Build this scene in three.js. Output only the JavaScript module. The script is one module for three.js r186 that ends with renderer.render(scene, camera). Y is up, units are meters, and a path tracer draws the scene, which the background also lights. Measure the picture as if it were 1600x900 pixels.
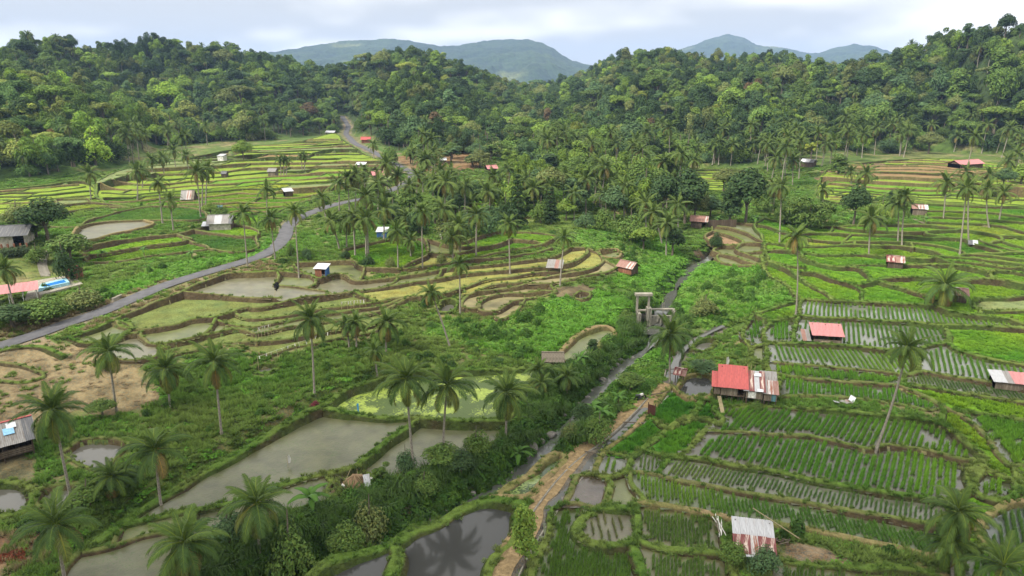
import * as THREE from 'three';
import { mergeGeometries } from 'three/addons/utils/BufferGeometryUtils.js';

// ---------------------------------------------------------------- camera, sky, sun, exposure
const EYE = 40, FOV = 45, F = 450 / Math.tan(THREE.MathUtils.degToRad(FOV / 2)), PITCH = Math.atan(320 / F);
const scene = new THREE.Scene();
const camera = new THREE.PerspectiveCamera(FOV, 16 / 9, 0.5, 20000);
camera.position.set(0, EYE, 0);
camera.rotation.x = -PITCH;
scene.add(camera);
const renderer = new THREE.WebGLRenderer({ antialias: true });
renderer.toneMapping = THREE.LinearToneMapping;
renderer.toneMappingExposure = 1.55;
renderer.shadowMap.enabled = true;

// the sun stands high to the left behind the viewpoint
const SUN = new THREE.Vector3(-0.6, 0.78, 0.34).normalize();
const sun = new THREE.DirectionalLight(new THREE.Color(1, 0.95, 0.84), 4.0);
sun.position.copy(SUN).multiplyScalar(900);
sun.castShadow = true;
sun.shadow.radius = 12;
sun.shadow.mapSize.set(4096, 4096);
Object.assign(sun.shadow.camera, { left: -600, right: 600, top: 700, bottom: -200, near: 10, far: 3000 });
scene.add(sun);
scene.add(sun.target);

// ---------------------------------------------------------------- random numbers and noise
function rng(seed) {
  let a = seed >>> 0;
  return () => { a = (a + 0x6d2b79f5) | 0; let t = Math.imul(a ^ (a >>> 15), 1 | a); t = (t + Math.imul(t ^ (t >>> 7), 61 | t)) ^ t; return ((t ^ (t >>> 14)) >>> 0) / 4294967296; };
}
const R = rng(20240);
const rr = (a, b) => a + (b - a) * R();
function hash2(ix, iy) { let h = Math.imul(ix, 374761393) + Math.imul(iy, 668265263); h = Math.imul(h ^ (h >>> 13), 1274126177); return ((h ^ (h >>> 16)) >>> 0) / 4294967296; }
function vnoise(x, y) {            // -1 .. 1
  const ix = Math.floor(x), iy = Math.floor(y); let fx = x - ix, fy = y - iy;
  fx = fx * fx * (3 - 2 * fx); fy = fy * fy * (3 - 2 * fy);
  const a = hash2(ix, iy), b = hash2(ix + 1, iy), c = hash2(ix, iy + 1), d = hash2(ix + 1, iy + 1);
  return ((a + (b - a) * fx) * (1 - fy) + (c + (d - c) * fx) * fy) * 2 - 1;
}
function fbm(x, y, o = 4) { let s = 0, a = 0.5; for (let i = 0; i < o; i++) { s += a * vnoise(x, y); x = x * 2.03 + 17.1; y = y * 2.03 + 9.7; a *= 0.5; } return s; }
const clamp = (x, a = 0, b = 1) => Math.min(b, Math.max(a, x));
const lerp = (a, b, t) => a + (b - a) * t;
const smooth = (a, b, x) => { const t = clamp((x - a) / (b - a)); return t * t * (3 - 2 * t); };

{ // overcast sky: cloud luminance only, brighter where the sun stands behind the cloud
  const W = 1024, Hh = 512, d = new Float32Array(W * Hh * 4);
  for (let j = 0; j < Hh; j++) for (let i = 0; i < W; i++) {
    const el = ((j + 0.5) / Hh - 0.5) * Math.PI, az = ((i + 0.5) / W - 0.5) * Math.PI * 2;
    const x = Math.cos(el) * Math.cos(az), y = Math.sin(el), z = Math.cos(el) * Math.sin(az);
    const s = 1 / (Math.max(y, 0) + 0.16), px = x * s, pz = z * s;
    let n = fbm(px * 1.5 + 3.1, pz * 1.5 + 8.2, 5) * 1.15 + fbm(px * 0.55 + 31, pz * 0.55 + 4, 3) * 0.7;
    const toSun = Math.max(0, x * SUN.x + y * SUN.y + z * SUN.z);
    let L = 0.6 + 0.24 * n + 0.58 * smooth(0.05, 0.5, y) + 0.6 * Math.pow(toSun, 6);
    const bank = fbm(az * 5 + 2, el * 26 + 3, 5), band = smooth(0.16, 0.05, y) * smooth(-0.02, 0.01, y); L = lerp(L, 0.66 + 0.95 * bank, 0.85 * band);
    L = Math.max(L, 0.38);
    const k = clamp((L - 0.4) / 0.35);
    const o = (j * W + i) * 4;
    d[o] = L * lerp(0.93, 1.01, k); d[o + 1] = L * lerp(0.98, 1.0, k); d[o + 2] = L * lerp(1.04, 0.97, k); d[o + 3] = 1;
  }
  const t = new THREE.DataTexture(d, W, Hh, THREE.RGBAFormat, THREE.FloatType);
  t.mapping = THREE.EquirectangularReflectionMapping; t.magFilter = THREE.LinearFilter; t.minFilter = THREE.LinearFilter; t.needsUpdate = true;
  scene.background = t; scene.environment = t;
}
scene.fog = new THREE.FogExp2(new THREE.Color(0.40, 0.58, 0.92), 0.00012);
// ---------------------------------------------------------------- survey of the valley
// Places are noted as sight lines (x, y on a 1600 x 900 grid through the viewpoint) and carried to the ground where they meet it.
// heights of the valley floor: sight x, y, height
const LEVELS = [
  '700,790,-2 900,640,-1.5 1000,540,-1 1040,470,0 1060,420,0 1000,800,0 1200,850,0 1500,850,.5 1100,700,.5 1400,700,.9 1590,700,1.3 1100,600,.6 1300,580,1.6 1550,560,2.2 1250,490,2.4 1500,480,3 1250,410,3.8 1500,410,4.4 1590,400,4.8 1150,450,2.2 1130,380,3.2',
  '1200,360,4.6 1450,350,5.6 1590,340,6 1350,300,6.6 1250,300,6.4 1350,255,10 1480,265,10 1590,270,9 1150,290,6 1000,280,6 900,260,7.5 700,700,-.4 400,740,0 200,820,0 100,720,.4 50,600,2 300,650,1 500,600,.9 600,560,1.4 750,540,.6 850,520,0 750,490,1.8',
  '850,440,4.6 920,405,6.4 700,430,5 780,470,2.6 550,470,3.6 400,510,3 250,520,3.4 150,500,4.6 300,440,5.2 450,400,5.8 600,400,6 750,370,6.8 900,360,6.4 1000,350,3.6 1000,400,2 970,430,2.6 60,440,5.4 60,380,8 20,370,9 100,425,5 200,400,5.6 200,350,7',
  '300,330,7 100,310,7.5 500,330,6.2 600,340,6.4 700,320,6.4 850,300,6.6 300,290,7.5 200,270,9 450,280,8 550,260,9.5 650,255,10 700,240,11 560,222,13 430,235,12 800,880,-1 20,780,.6 20,480,4.6 520,440,4.4 860,465,2.4 620,520,1.9',
].join(' ').split(' ').map((s) => s.split(',').map(Number));
// foot of the wooded hills, and their crest with its distance
const FOOT = '-400,300 0,288 60,283 110,275 160,262 200,246 240,232 290,226 340,224 400,222 450,217 500,207 530,197 545,185 560,214 600,232 640,240 700,242 760,245 800,250 850,262 900,270 950,268 1000,262 1040,255 1080,262 1150,258 1200,255 1260,250 1300,247 1400,240 1450,236 1520,240 1600,243 2000,270';
const CREST = '-400,100,480 0,88,560 30,74,570 60,64,580 100,60,590 130,70,600 150,78,610 200,73,620 230,79,630 270,73,640 320,79,650 360,76,660 400,86,670 440,96,680 480,106,690 520,112,700 545,112,690 570,105,660 600,97,640 640,92,620 680,99,620 720,111,640 760,124,680 790,136,740 810,143,800 850,141,860 900,131,860 920,118,800 940,101,740 970,92,680 1000,87,640 1040,91,630 1080,97,620 1150,97,620 1200,93,620 1250,100,620 1300,107,600 1330,101,580 1370,91,560 1400,83,540 1440,73,520 1480,63,500 1520,53,480 1560,41,460 1600,27,440 2000,-60,400';
const SPUR = '-400,125,430 0,132,430 60,137,425 110,148,415 160,166,405 200,186,395 240,207,385 265,222,380 300,240,380';

// banks between the fields: g grassy, b bare earth, d dry straw; half width of the crown in metres; course
const BANKS = `
b .55|985,739 1025,741 1050,749 1100,757 1150,767 1200,777 1250,787 1300,795 1350,802 1400,811 1435,819 1500,828
g .5|1047,715 1100,719 1150,729 1200,738 1262,751 1325,761 1375,769 1425,775 1462,781 1490,782
g .5|1047,715 1035,735 1028,742
b .45|1100,676 1150,678 1200,681 1250,680 1287,686 1325,695 1362,702 1380,696 1425,701 1462,708 1500,718 1536,718
g .5|1122,668 1100,676 1085,695 1066,712 1047,715
g .5|1536,718 1515,730 1512,748 1515,766 1490,782 1492,800 1500,828 1505,862
g .5|1120,636 1215,637 1260,640 1320,643 1380,650 1440,656 1470,663 1490,675 1505,690 1525,702 1537,710 1536,718 1535,733 1556,742 1578,752
g .5|1120,632 1118,645 1130,658 1122,668
b .5|1200,584 1237,590 1300,595 1375,600 1407,604 1417,610 1450,622 1475,636 1500,648 1525,665 1540,680 1557,702 1567,717 1580,732 1600,728
g .6|1580,732 1588,750 1586,764 1582,774 1550,781 1528,772 1522,758 1535,733
g .5|1582,774 1600,770
b .5|1215,620 1300,620 1330,622 1385,630 1420,636 1450,643 1475,638
g .5|1470,663 1475,638
g .5|1218,587 1217,600 1215,620
g .45|1200,537 1198,567
b .45|1198,567 1250,570 1300,575 1350,579 1400,585 1412,587 1437,581 1475,587 1525,595 1560,600 1600,608
g .5|1412,587 1407,604
g .5|1415,603 1450,606 1500,615 1550,622 1600,629
g .5|1486,642 1525,645 1600,657
g .45|1200,537 1240,539 1320,542 1375,547 1407,551 1432,551 1437,581
g .5|1432,551 1458,539 1482,537 1492,547 1525,557 1562,565 1600,571
g .5|1475,509 1484,522 1482,537
g .5|1247,495 1285,499 1350,501 1425,505 1475,509 1530,511 1600,515
g .4|1247,495 1240,520 1240,539
g .4|1247,495 1205,503 1195,520 1200,537
g .4|1180,492 1205,503
g .4|1180,492 1165,510 1160,530 1175,545 1178,565 1198,567
g .4|1175,542 1200,537
g .4|1178,565 1170,576 1172,592 1200,584 1198,567
g .5|1180,492 1210,482 1250,472 1300,474 1375,476 1425,477 1462,481 1487,491 1532,496 1575,500 1600,508
g .4|1250,472 1247,495
g .4|1526,470 1570,468 1600,465
g .4|1526,470 1520,480 1532,488 1600,487
g .4|1532,488 1532,496
g .45|1340,450 1370,441 1382,440 1420,437 1456,436 1502,438 1540,438 1562,439 1580,443 1600,447
g .4|1370,441 1410,454 1450,467 1462,481
g .4|1335,419 1370,416 1410,417 1450,415 1486,415 1514,420 1540,425 1546,428 1552,437
g .35|1548,426 1576,425 1600,430
g .4|1200,395 1250,397 1280,402 1350,400 1375,403 1390,402 1424,406 1450,406 1462,404 1482,411 1490,415
g .35|1462,403 1510,405 1550,410 1600,416
g .35|1484,410 1530,414 1570,420 1600,420
g .35|1200,385 1250,389 1312,385 1337,385 1370,386 1400,386 1440,391 1460,395 1474,402
g .4|1257,375 1300,380 1335,381 1400,380 1430,381 1460,385 1490,391 1506,396
g .35|1500,401 1530,399 1570,398 1600,397
g .35|1506,396 1510,402
g .35|1510,400 1550,402 1600,408
g .4|1180,352 1200,355 1237,367 1275,366 1350,370 1410,370 1456,374 1482,373 1510,376 1524,386 1546,391 1568,398
g .35|1530,376 1534,379 1550,386 1580,394 1600,397
g .35|1450,367 1482,373
g .35|1307,357 1325,362 1370,364 1418,364 1470,362 1498,361
g .4|1200,344 1307,357 1350,354 1400,353 1446,353 1474,356 1498,360 1530,364 1550,369 1562,372 1564,378 1550,380
g .35|1562,371 1600,373
g .35|1564,378 1600,389
g .35|1446,348 1482,350 1520,351 1570,356 1600,365
g .35|1446,341 1518,343 1600,349
g .35|1446,331 1490,332 1550,334 1600,340
g .35|1400,318 1464,321 1500,323 1550,325 1600,326
g .3|1446,318 1446,353
g .3|1237,367 1257,375 1262,388
g .3|1337,385 1335,381
g .3|1312,385 1330,370
g .3|1425,381 1428,391
g .3|1300,357 1296,367
g .4|1200,410 1215,415 1232,422 1245,432 1265,447 1290,462 1302,474
g .35|1260,420 1235,418 1200,410
g .35|1250,397 1257,407 1300,420 1337,422 1362,441
g .35|1245,426 1275,428 1305,440 1342,450
g .35|1305,440 1340,452 1345,475
g .4|1195,395 1190,412 1200,432 1217,440 1232,452 1250,472
g .3|1200,410 1195,395
g .35|1195,340 1180,352 1190,372 1195,395
b .4|1112,355 1140,358 1165,365 1180,374 1192,382
b .4|1112,362 1135,368 1155,376 1160,382 1140,386 1125,386
b .35|1192,382 1160,382 1152,390 1160,398 1185,395
b .35|1160,398 1185,405 1196,410 1185,414 1165,410 1148,404 1125,400 1118,404 1130,414 1155,417 1190,416
b .35|1125,386 1115,395 1125,400
b .35|1112,355 1112,362 1100,372 1125,386
b .35|1112,355 1140,350 1180,352
d .4|1050,603 1062,615 1078,622 1096,619
g .55|1096,619 1090,640 1080,652 1062,661 1045,673 1020,690 1002,704 985,716 978,738
g .4|1005,652 1022,657 1040,668 1045,673
d .4|1050,603 1030,628 1005,654 975,684 942,708 928,730 925,742
g .4|942,708 965,711 985,716
g .5|925,742 945,748 975,741 985,739
g .4|1002,704 1018,706 1047,715
g .45|1062,661 1085,656 1108,657 1122,668
g .45|1118,630 1120,636
g .45|1096,619 1108,622 1120,632
b .55|905,745 930,743 950,750 950,770 946,788 928,796 900,788 880,792 893,768 905,745
b .5|985,739 984,752 992,768 1003,784 995,788
d .6|995,788 1050,795 1120,805 1140,812 1225,822 1275,831 1325,841 1400,853 1447,866 1505,866
g .6|928,796 940,793 962,795 990,799 991,820 992,842 980,850 950,854 925,852 908,843 902,828 910,808 928,796
g .6|946,788 962,795
g .6|990,799 995,788
g .55|992,842 1000,849 1050,861 1100,866 1135,868
g .45|1120,805 1126,822 1130,850 1135,868 1148,905
g .6|985,850 1000,880 1006,912
g .5|880,792 865,798 855,830 842,868 828,912
g .5|1205,868 1215,873 1275,883 1340,887 1400,885 1450,893 1475,908
g .4|1205,868 1200,908
g .5|1505,862 1545,853 1600,872
g .5|1505,862 1500,905
d .5|1600,782 1575,784 1565,788 1553,800 1540,815 1533,842 1545,853
g .8|480,912 500,890 530,878 570,865 615,848 635,835 680,822 720,800 762,783 800,786 830,788
g .8|615,848 622,868 614,890 608,912
g .6|830,788 812,800 806,830 796,850 776,870 760,912
d .7|762,783 785,768 809,752 831,738 853,716 873,706
d .6|873,706 884,714 868,738 846,760 833,776 809,781 784,780 762,783
g .7|130,862 190,822 250,783 300,753 400,695 490,640 505,636
g .6|505,636 540,610 600,590 690,578 760,580 850,575
g .6|505,636 560,647 600,655 655,657 700,663 750,664 792,666
g .5|655,657 630,675 600,697 555,737
g .5|555,737 500,746 460,754 425,764 362,785 300,799 250,808 190,822
g .5|850,575 835,600 810,630 792,666 782,690 745,706 700,726 650,742 600,750 555,737
g .4|510,746 530,765 520,785 480,798 440,806 380,834 340,834 300,818 300,799
b .5|130,862 180,852 210,842 300,818
b .5|130,862 110,880 90,912 84,934
b .5|340,834 300,850 262,900 250,934
b .4|190,822 180,852
d .6|862,565 875,550 888,537 905,524 930,513 950,512 960,520 957,528 940,534 932,548 905,566 862,565
b .4|180,502 225,482 275,462 285,457 320,441 360,429 400,427 432,426 486,432
b .3|285,457 350,464 410,473 440,473
b .45|180,502 190,512 225,517 275,510 300,502 337,499 385,484 400,486 460,474 520,464 556,458 600,452 640,443 680,437 720,430 760,427 790,425 820,422 839,420 852,419 880,414 895,411 907,406 917,397 918,391
b .35|430,448 460,451 496,457 518,462
b .35|430,448 436,434 432,426
b .35|486,432 494,442 485,451 470,453
b .4|486,432 500,440 518,432 530,430 540,432 556,442 590,439 640,432 700,422 760,417 800,413 820,410 839,407 857,405 872,400 882,395 892,390
b .35|460,413 500,411 552,410 560,416 572,422 625,425 675,417 712,412 740,410 770,407 800,403 820,399 839,397 855,392 862,390
b .35|460,413 468,424 486,432
b .3|572,422 562,440
g .4|554,458 572,466 590,474
b .4|366,489 385,500 400,501 440,496 470,490 506,482 540,479 590,474 640,470 700,463 725,452 740,446 770,438 800,434 820,431 845,427 876,426 907,421 926,419 939,414 942,409 936,401 929,395 920,391 892,390
b .35|337,499 360,508 400,512 440,504 464,499 540,487 590,481 640,470
b .35|312,527 375,515 400,524 426,518 448,513 500,505 560,497 600,486 640,470
b .4|225,517 220,522 225,530 240,538 312,527 337,499
b .35|250,540 287,552 350,538 412,534 440,532 476,526 520,520 572,514 610,500 600,486
b .35|287,552 262,560 250,540
b .35|385,545 420,556 450,546 490,538 540,528 580,522 610,500
b .35|385,545 350,538
b .35|220,522 190,524 170,545 185,565 240,563 250,540
g .35|107,530 150,515 180,502 205,514 185,528 135,540 107,530
b .4|745,460 765,450 790,445 810,443 832,440 857,435 876,431 901,426 926,419
b .4|745,460 727,466 725,487 745,488 749,478 758,468 770,463 800,458 820,459 839,456 857,456 870,459 861,447 882,441 901,435 945,427 964,422 955,416 942,409
b .3|748,466 749,478
b .35|749,488 749,478 749,490 772,492 785,484 800,472 820,469 845,465 870,459
b .3|772,492 780,503 805,488 820,469
b .3|820,446 861,447
b .3|745,460 790,452 820,446 832,440
d .3|935,394 965,393 972,399 957,406 940,403 935,394
b .35|600,452 620,438
b .3|725,452 727,466
g .4|-30,758 -30,810
b .35|680,437 690,426
b .3|537,392 575,383 607,376 640,372 665,375 700,385 762,387 800,375
b .3|537,392 552,410
b .3|665,375 668,398 625,425
b .3|668,398 712,400 750,387
b .3|712,400 712,412
b .3|700,385 725,380 750,370 780,364 830,366 870,372 850,384 800,392 762,402 740,410
b .3|800,375 830,380 850,384
b .35|120,357 137,347 160,340 220,326 252,324 310,328 316,346 225,346 160,349 120,357
d .4|120,357 122,378 150,376 170,369 215,361 240,352 225,346
b .35|135,388 175,381 225,373 275,368 302,361
b .35|140,401 160,400 225,388 275,383 300,376 287,372 275,368
b .35|140,412 185,411 230,403 280,397 325,391 287,375
b .3|135,388 128,396 140,401 134,407 140,412
b .3|122,378 135,388
b .35|302,361 325,356 362,352 400,360 402,372 375,373 340,367 302,361
b .3|325,391 375,397 400,390 402,372
b .3|95,335 160,325 205,326
b .3|95,323 145,318 205,326
b .3|87,313 130,311 145,318
b .3|95,335 87,313
b .3|60,345 95,335
b .3|60,345 80,357 120,357
b .3|92,711 126,690 165,686 201,695 185,717 162,738 130,731 92,711
g .6|-30,758 20,753 45,762 52,780 40,800 10,808 -30,810
b .3|52,768 100,757 150,760 158,775 120,790 95,800 60,790 52,768
g .4|100,560 60,545 0,550 -30,560
b .35|0,570 40,577 70,590 40,600 0,596
g .3|1080,545 1095,533 1112,529 1119,535 1111,548 1095,551 1080,545
d .3|1056,608 1067,591 1085,585 1110,586 1118,601 1110,617 1091,625 1070,619 1056,608
g .25|682,487 688,474 700,468 714,472 710,485 696,490 682,487
b .3|896,465 908,457 922,459 919,467 905,470 896,465
g .3|394,583 402,571 430,570 436,576 418,585 394,583
b .3|507,774 515,757 530,751 550,768 540,779 522,781 507,774
`;
// what grows or stands in single fields: sight point, kind, and for planted rows a second and third point along a row
const FIELDS = `
1250,760,rowsPale,1240,765,1243,757|1300,735,rows,1215,730,1230,698|1250,655,rows,1236,668,1247,650|1555,762,rowsGreen,1545,775,1545,755|1570,820,wet,1580,850,1572,800|1560,885,rowsGreen,1540,890,1544,870
1580,690,rowsGreen,1570,690,1560,680|1300,608,rowsGreen,1300,620,1296,598|1300,585,rowsGreen,1250,584,1244,571|1520,607,rowsPale,1500,613,1490,596|1530,635,lush|1530,577,rowsWet,1500,590,1497,560|1300,558,rowsWet,1250,567,1240,545|1380,525,rowsWet,1345,540,1340,510
1540,535,lush|1350,490,rowsWet,1350,499,1346,478|1570,478,pale|1222,515,rowsGreen,1225,530,1222,505|1050,630,seed|972,692,seed|950,730,rowsWet,950,742,955,720|1010,725,rowsPale,1005,735,1008,715|1060,690,seed|1105,640,seed
925,770,muck|1100,785,rowsPale2,1100,800,1098,775|950,825,stub|1060,835,rowsOlive,1060,850,1060,825|1070,885,rowsOlive,1070,895,1070,875|890,860,rowsGrass,890,870,893,850|1330,895,rowsOlive,1330,900,1330,888
570,885,pond|720,850,pond|840,750,lily|500,690,mud|700,695,mud|410,790,mud|200,880,mud|650,625,weed|905,545,mudgreen|120,355,mud|170,360,mudgrey|300,482,young|360,448,mudgrey|460,440,mudgreen|510,422,mudgreen|540,450,mudgrey
480,480,young|660,455,yellow|300,518,mudgreen|340,505,mudgreen|210,545,mudgrey|1170,390,mudgreen|1140,408,mudgreen|1175,408,mudgreen|1130,362,mudgreen|1140,395,mudgreen|1117,372,dirt|1140,380,dirt|150,705,pondsky|100,775,pondsky|5,785,pondsky|735,477,tan|790,485,tan|762,478,tan
1100,541,pondsky|1088,603,pond|698,479,pondsky|909,463,pondsky|415,577,pondsky|528,767,pond|1300,632,none|1165,620,none|735,400,lush|1330,860,none|1180,580,weedy|1175,520,rowsGreen,1185,530,1182,515
`;
// ---------------------------------------------------------------- from sight lines to places, and the shape of the land
const cP = Math.cos(PITCH), sP = Math.sin(PITCH);
function sight(px, py) { const u = (px - 800) / F, v = (450 - py) / F; return [u, v * cP - sP, -(cP + v * sP)]; }
function atHeight(px, py, h) { const d = sight(px, py), t = (h - EYE) / d[1]; return [d[0] * t, h, d[2] * t]; }
const knots = LEVELS.map(([px, py, h]) => { const p = atHeight(px, py, h); return [p[0], p[2], h]; });
function valley(x, z) {
  let s = 0, w = 0; const r = Math.hypot(x, z), soft = 60 + r * r * 0.004;
  for (const k of knots) { const dx = x - k[0], dz = (z - k[1]), q = 1 / (dx * dx + dz * dz + soft); const q2 = q * q; s += q2 * k[2]; w += q2; }
  return s / w;
}
function meet(px, py, h, far = 1400) {       // where a sight line meets a height field
  const d = sight(px, py); let t0 = 30, t = 30;
  while (t < far) { if (EYE + d[1] * t < h(d[0] * t, d[2] * t)) break; t0 = t; t *= 1.012; }
  for (let i = 0; i < 24; i++) { const m = (t0 + t) / 2; if (EYE + d[1] * m < h(d[0] * m, d[2] * m)) t = m; else t0 = m; }
  return [d[0] * t, EYE + d[1] * t, d[2] * t];
}
const table = (s) => s.split(' ').map((e) => e.split(',').map(Number));
const azOf = (px) => { const d = sight(px, 200); return Math.atan2(d[0], -d[2]); };
const foot = table(FOOT).map(([px, py]) => { const p = meet(px, py, valley, 600); return [azOf(px), Math.min(Math.hypot(p[0], p[2]), 470), p[1]]; });
const TREE = 4;
const ridgeRows = (s) => table(s).map(([px, py, dist]) => { const d = sight(px, py); return [azOf(px), dist, EYE + dist * d[1] / Math.hypot(d[0], d[2]) - TREE]; });
const crest = ridgeRows(CREST), spur = ridgeRows(SPUR);
function look(rows, a) {
  if (a <= rows[0][0]) return rows[0]; const n = rows.length - 1; if (a >= rows[n][0]) return rows[n];
  let i = 1; while (rows[i][0] < a) i++;
  const p = rows[i - 1], q = rows[i], t = (a - p[0]) / (q[0] - p[0]); return [a, lerp(p[1], q[1], t), lerp(p[2], q[2], t)];
}
function land(x, z) {
  const r = Math.hypot(x, z), a = Math.atan2(x, -z);
  if (r < 200) return valley(x, z);
  const f = look(foot, a); if (r <= f[1]) return valley(x, z);
  const c = look(crest, a), k = f[1] / r, yf = valley(x * k, z * k);
  const t = (r - f[1]) / Math.max(60, c[1] - f[1]), left = smooth(-0.22, -0.45, a), mid = smooth(-0.25, -0.05, a) * smooth(0.28, 0.1, a);
  const bumps = fbm(x / 85 + 5, z / 85 + 2, 4) * 16 * Math.min(1, t * 2.2) * (t < 1 ? 1 - 0.75 * smooth(0.75, 1, t) : 0.3);
  let y = t < 1 ? lerp(yf, c[2], Math.pow(t, lerp(1.05, 1.75, Math.max(left, mid * 0.6)))) : c[2] - (r - c[1]) * 0.22;
  y += bumps;
  if (a < -0.42) {
    const s = look(spur, a), ts = (r - f[1]) / Math.max(40, s[1] - f[1]);
    const ys = ts < 1 ? lerp(yf, s[2], Math.pow(ts, 0.9)) + 5 * fbm(x / 40, z / 40, 3) * ts : s[2] - (r - s[1]) * 0.3;
    y = Math.max(y, ys) ;
  }
  return Math.max(y, 8 - Math.max(0, r - 1500) * 0.002);
}
const G = (px, py) => meet(px, py, land);
const path3 = (s) => s.trim().split(' ').map((e) => G(...e.split(',').map(Number)));
function resample(pts, step) {                     // smooth course through points, even spacing
  if (pts.length < 2) return pts;
  const c = new THREE.CatmullRomCurve3(pts.map((p) => new THREE.Vector3(...p)), false, 'centripetal');
  const n = Math.max(2, Math.round(c.getLength() / step));
  return c.getSpacedPoints(n).map((v) => [v.x, v.y, v.z]);
}
class Course {                                     // a line on the ground with fast distance queries
  constructor(pts, step = 2) {
    this.p = resample(pts, step); this.cell = 12; this.map = new Map();
    this.p.forEach((p, i) => { const k = this.key(p[0], p[2]); for (let a = -1; a <= 1; a++) for (let b = -1; b <= 1; b++) { const kk = k + a * 4096 + b; if (!this.map.has(kk)) this.map.set(kk, []); this.map.get(kk).push(i); } });
  }
  key(x, z) { return (Math.floor(x / this.cell) + 2000) * 4096 + Math.floor(z / this.cell) + 2000; }
  near(x, z) {                                     // [distance, height on the line] within about 12 m
    const list = this.map.get(this.key(x, z)); if (!list) return [1e9, 0];
    let best = 1e9, y = 0;
    for (const i of list) {
      const a = this.p[i], b = this.p[Math.min(i + 1, this.p.length - 1)]; const dx = b[0] - a[0], dz = b[2] - a[2], l = dx * dx + dz * dz || 1;
      const t = clamp(((x - a[0]) * dx + (z - a[2]) * dz) / l), d = Math.hypot(x - a[0] - dx * t, z - a[2] - dz * t);
      if (d < best) { best = d; y = lerp(a[1], b[1], t); }
    }
    return [best, y];
  }
}
function evenOut(pts, n = 6, fall = false) { for (let k = 0; k < n; k++) for (let i = 1; i < pts.length - 1; i++) pts[i][1] = (pts[i - 1][1] + pts[i][1] * 2 + pts[i + 1][1]) / 4; if (fall) for (let i = 1; i < pts.length; i++) pts[i][1] = Math.min(pts[i][1], pts[i - 1][1]); return pts; }
const road = new Course(path3('-60,562 0,540 60,520 100,505 150,490 200,470 250,448 300,432 350,418 400,402 425,390 443,373 449,356 458,345 475,337 500,327 535,317 575,309 610,298 638,284 645,272 625,260 595,244 575,233 557,225 546,215 541,207 544,198 540,190 534,181'), 2);
evenOut(road.p, 20);
const stream = new Course(path3('1160,350 1130,375 1105,395 1087,408 1072,420 1055,440 1042,465 1030,488 1022,510 1016,530 990,548 975,557 950,582 930,600 912,617 900,635 882,655 862,674 842,692 820,712 800,730 762,753 725,776 687,798 650,814 612,827 575,838 525,858 475,874 430,898 380,930'), 2);
evenOut(stream.p, 12, true);
const weirAt = G(1021, 488);
{ let best = 1e9, k = 0; stream.p.forEach((p, i) => { const d = Math.hypot(p[0] - weirAt[0], p[2] - weirAt[2]); if (d < best) { best = d; k = i; } }); const y0 = stream.p[k][1]; for (let i = 0; i < k; i++) stream.p[i][1] = Math.max(stream.p[i][1], y0 + 1.2 * Math.exp((i - k) / 9)); weirAt[1] = stream.p[Math.min(k + 2, stream.p.length - 1)][1]; }
const canal = new Course(path3('1130,508 1105,520 1085,533 1070,545 1058,560 1052,578 1048,597 1030,618 1005,648 975,677 950,697 917,722 900,738 882,758 864,782 844,811 829,833 811,862 793,897 778,930'), 1.5);
evenOut(canal.p, 10, true);
const track = new Course(path3('1040,600 1015,624 995,640 975,655 955,668 935,685 915,700 900,714 885,735 865,756 850,773 838,787 832,805 820,830 800,860 780,890 768,920'), 1.5);
const ditch = new Course(path3('120,850 140,836 162,816 200,792 232,771 275,744 312,723 400,679 490,630 540,604 600,584'), 2);
const streamLevel = (y) => y - 1.7;

// ---------------------------------------------------------------- fields: banks enclose them, a flood fill finds them
const banks = BANKS.trim().split('\n').map((l) => { const [h, p] = l.split('|'), [style, w] = h.split(' '); return { style, w: +w, px: p.trim().split(' ').map((e) => e.split(',').map(Number)) }; });
for (let pass = 0; pass < 1; pass++) for (const b of banks) for (const end of [0, 1]) {      // close small gaps at the ends
  const p = end ? b.px[b.px.length - 1] : b.px[0]; let best = 10, at = null;
  for (const o of banks) for (let i = 0; i + 1 < o.px.length; i++) {
    if (o === b && (end ? i >= o.px.length - 3 : i <= 1)) continue;
    const a = o.px[i], c = o.px[i + 1], dx = c[0] - a[0], dy = c[1] - a[1], l = dx * dx + dy * dy || 1, t = clamp(((p[0] - a[0]) * dx + (p[1] - a[1]) * dy) / l);
    const q = [a[0] + dx * t, a[1] + dy * t], d = Math.hypot((q[0] - p[0]) * 0.7, (q[1] - p[1]) * 1.6); if (d < best) { best = d; at = q; }
  }
  if (at && best > 0.3) { if (end) b.px.push(at); else b.px.unshift(at); }
}
for (const b of banks) for (const end of [0, 1]) {   // carry courses that run out of sight on for a few metres
  const n = b.px.length, p = end ? b.px[n - 1] : b.px[0], q = end ? b.px[n - 2] : b.px[1]; let e = null;
  if (p[0] >= 1598) { const dx = Math.max(4, p[0] - q[0]); e = [1660, p[1] + ((p[1] - q[1]) / dx) * (1660 - p[0]) * 0.7]; }
  else if (p[1] >= 904) e = [p[0] + (p[0] - q[0]) * 0.6, 934];
  if (e) { if (end) b.px.push(e); else b.px.unshift(e); }
}
for (const b of banks) { b.p = resample(b.px.map((q) => G(...q)), 1); b.far = false; }
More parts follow.
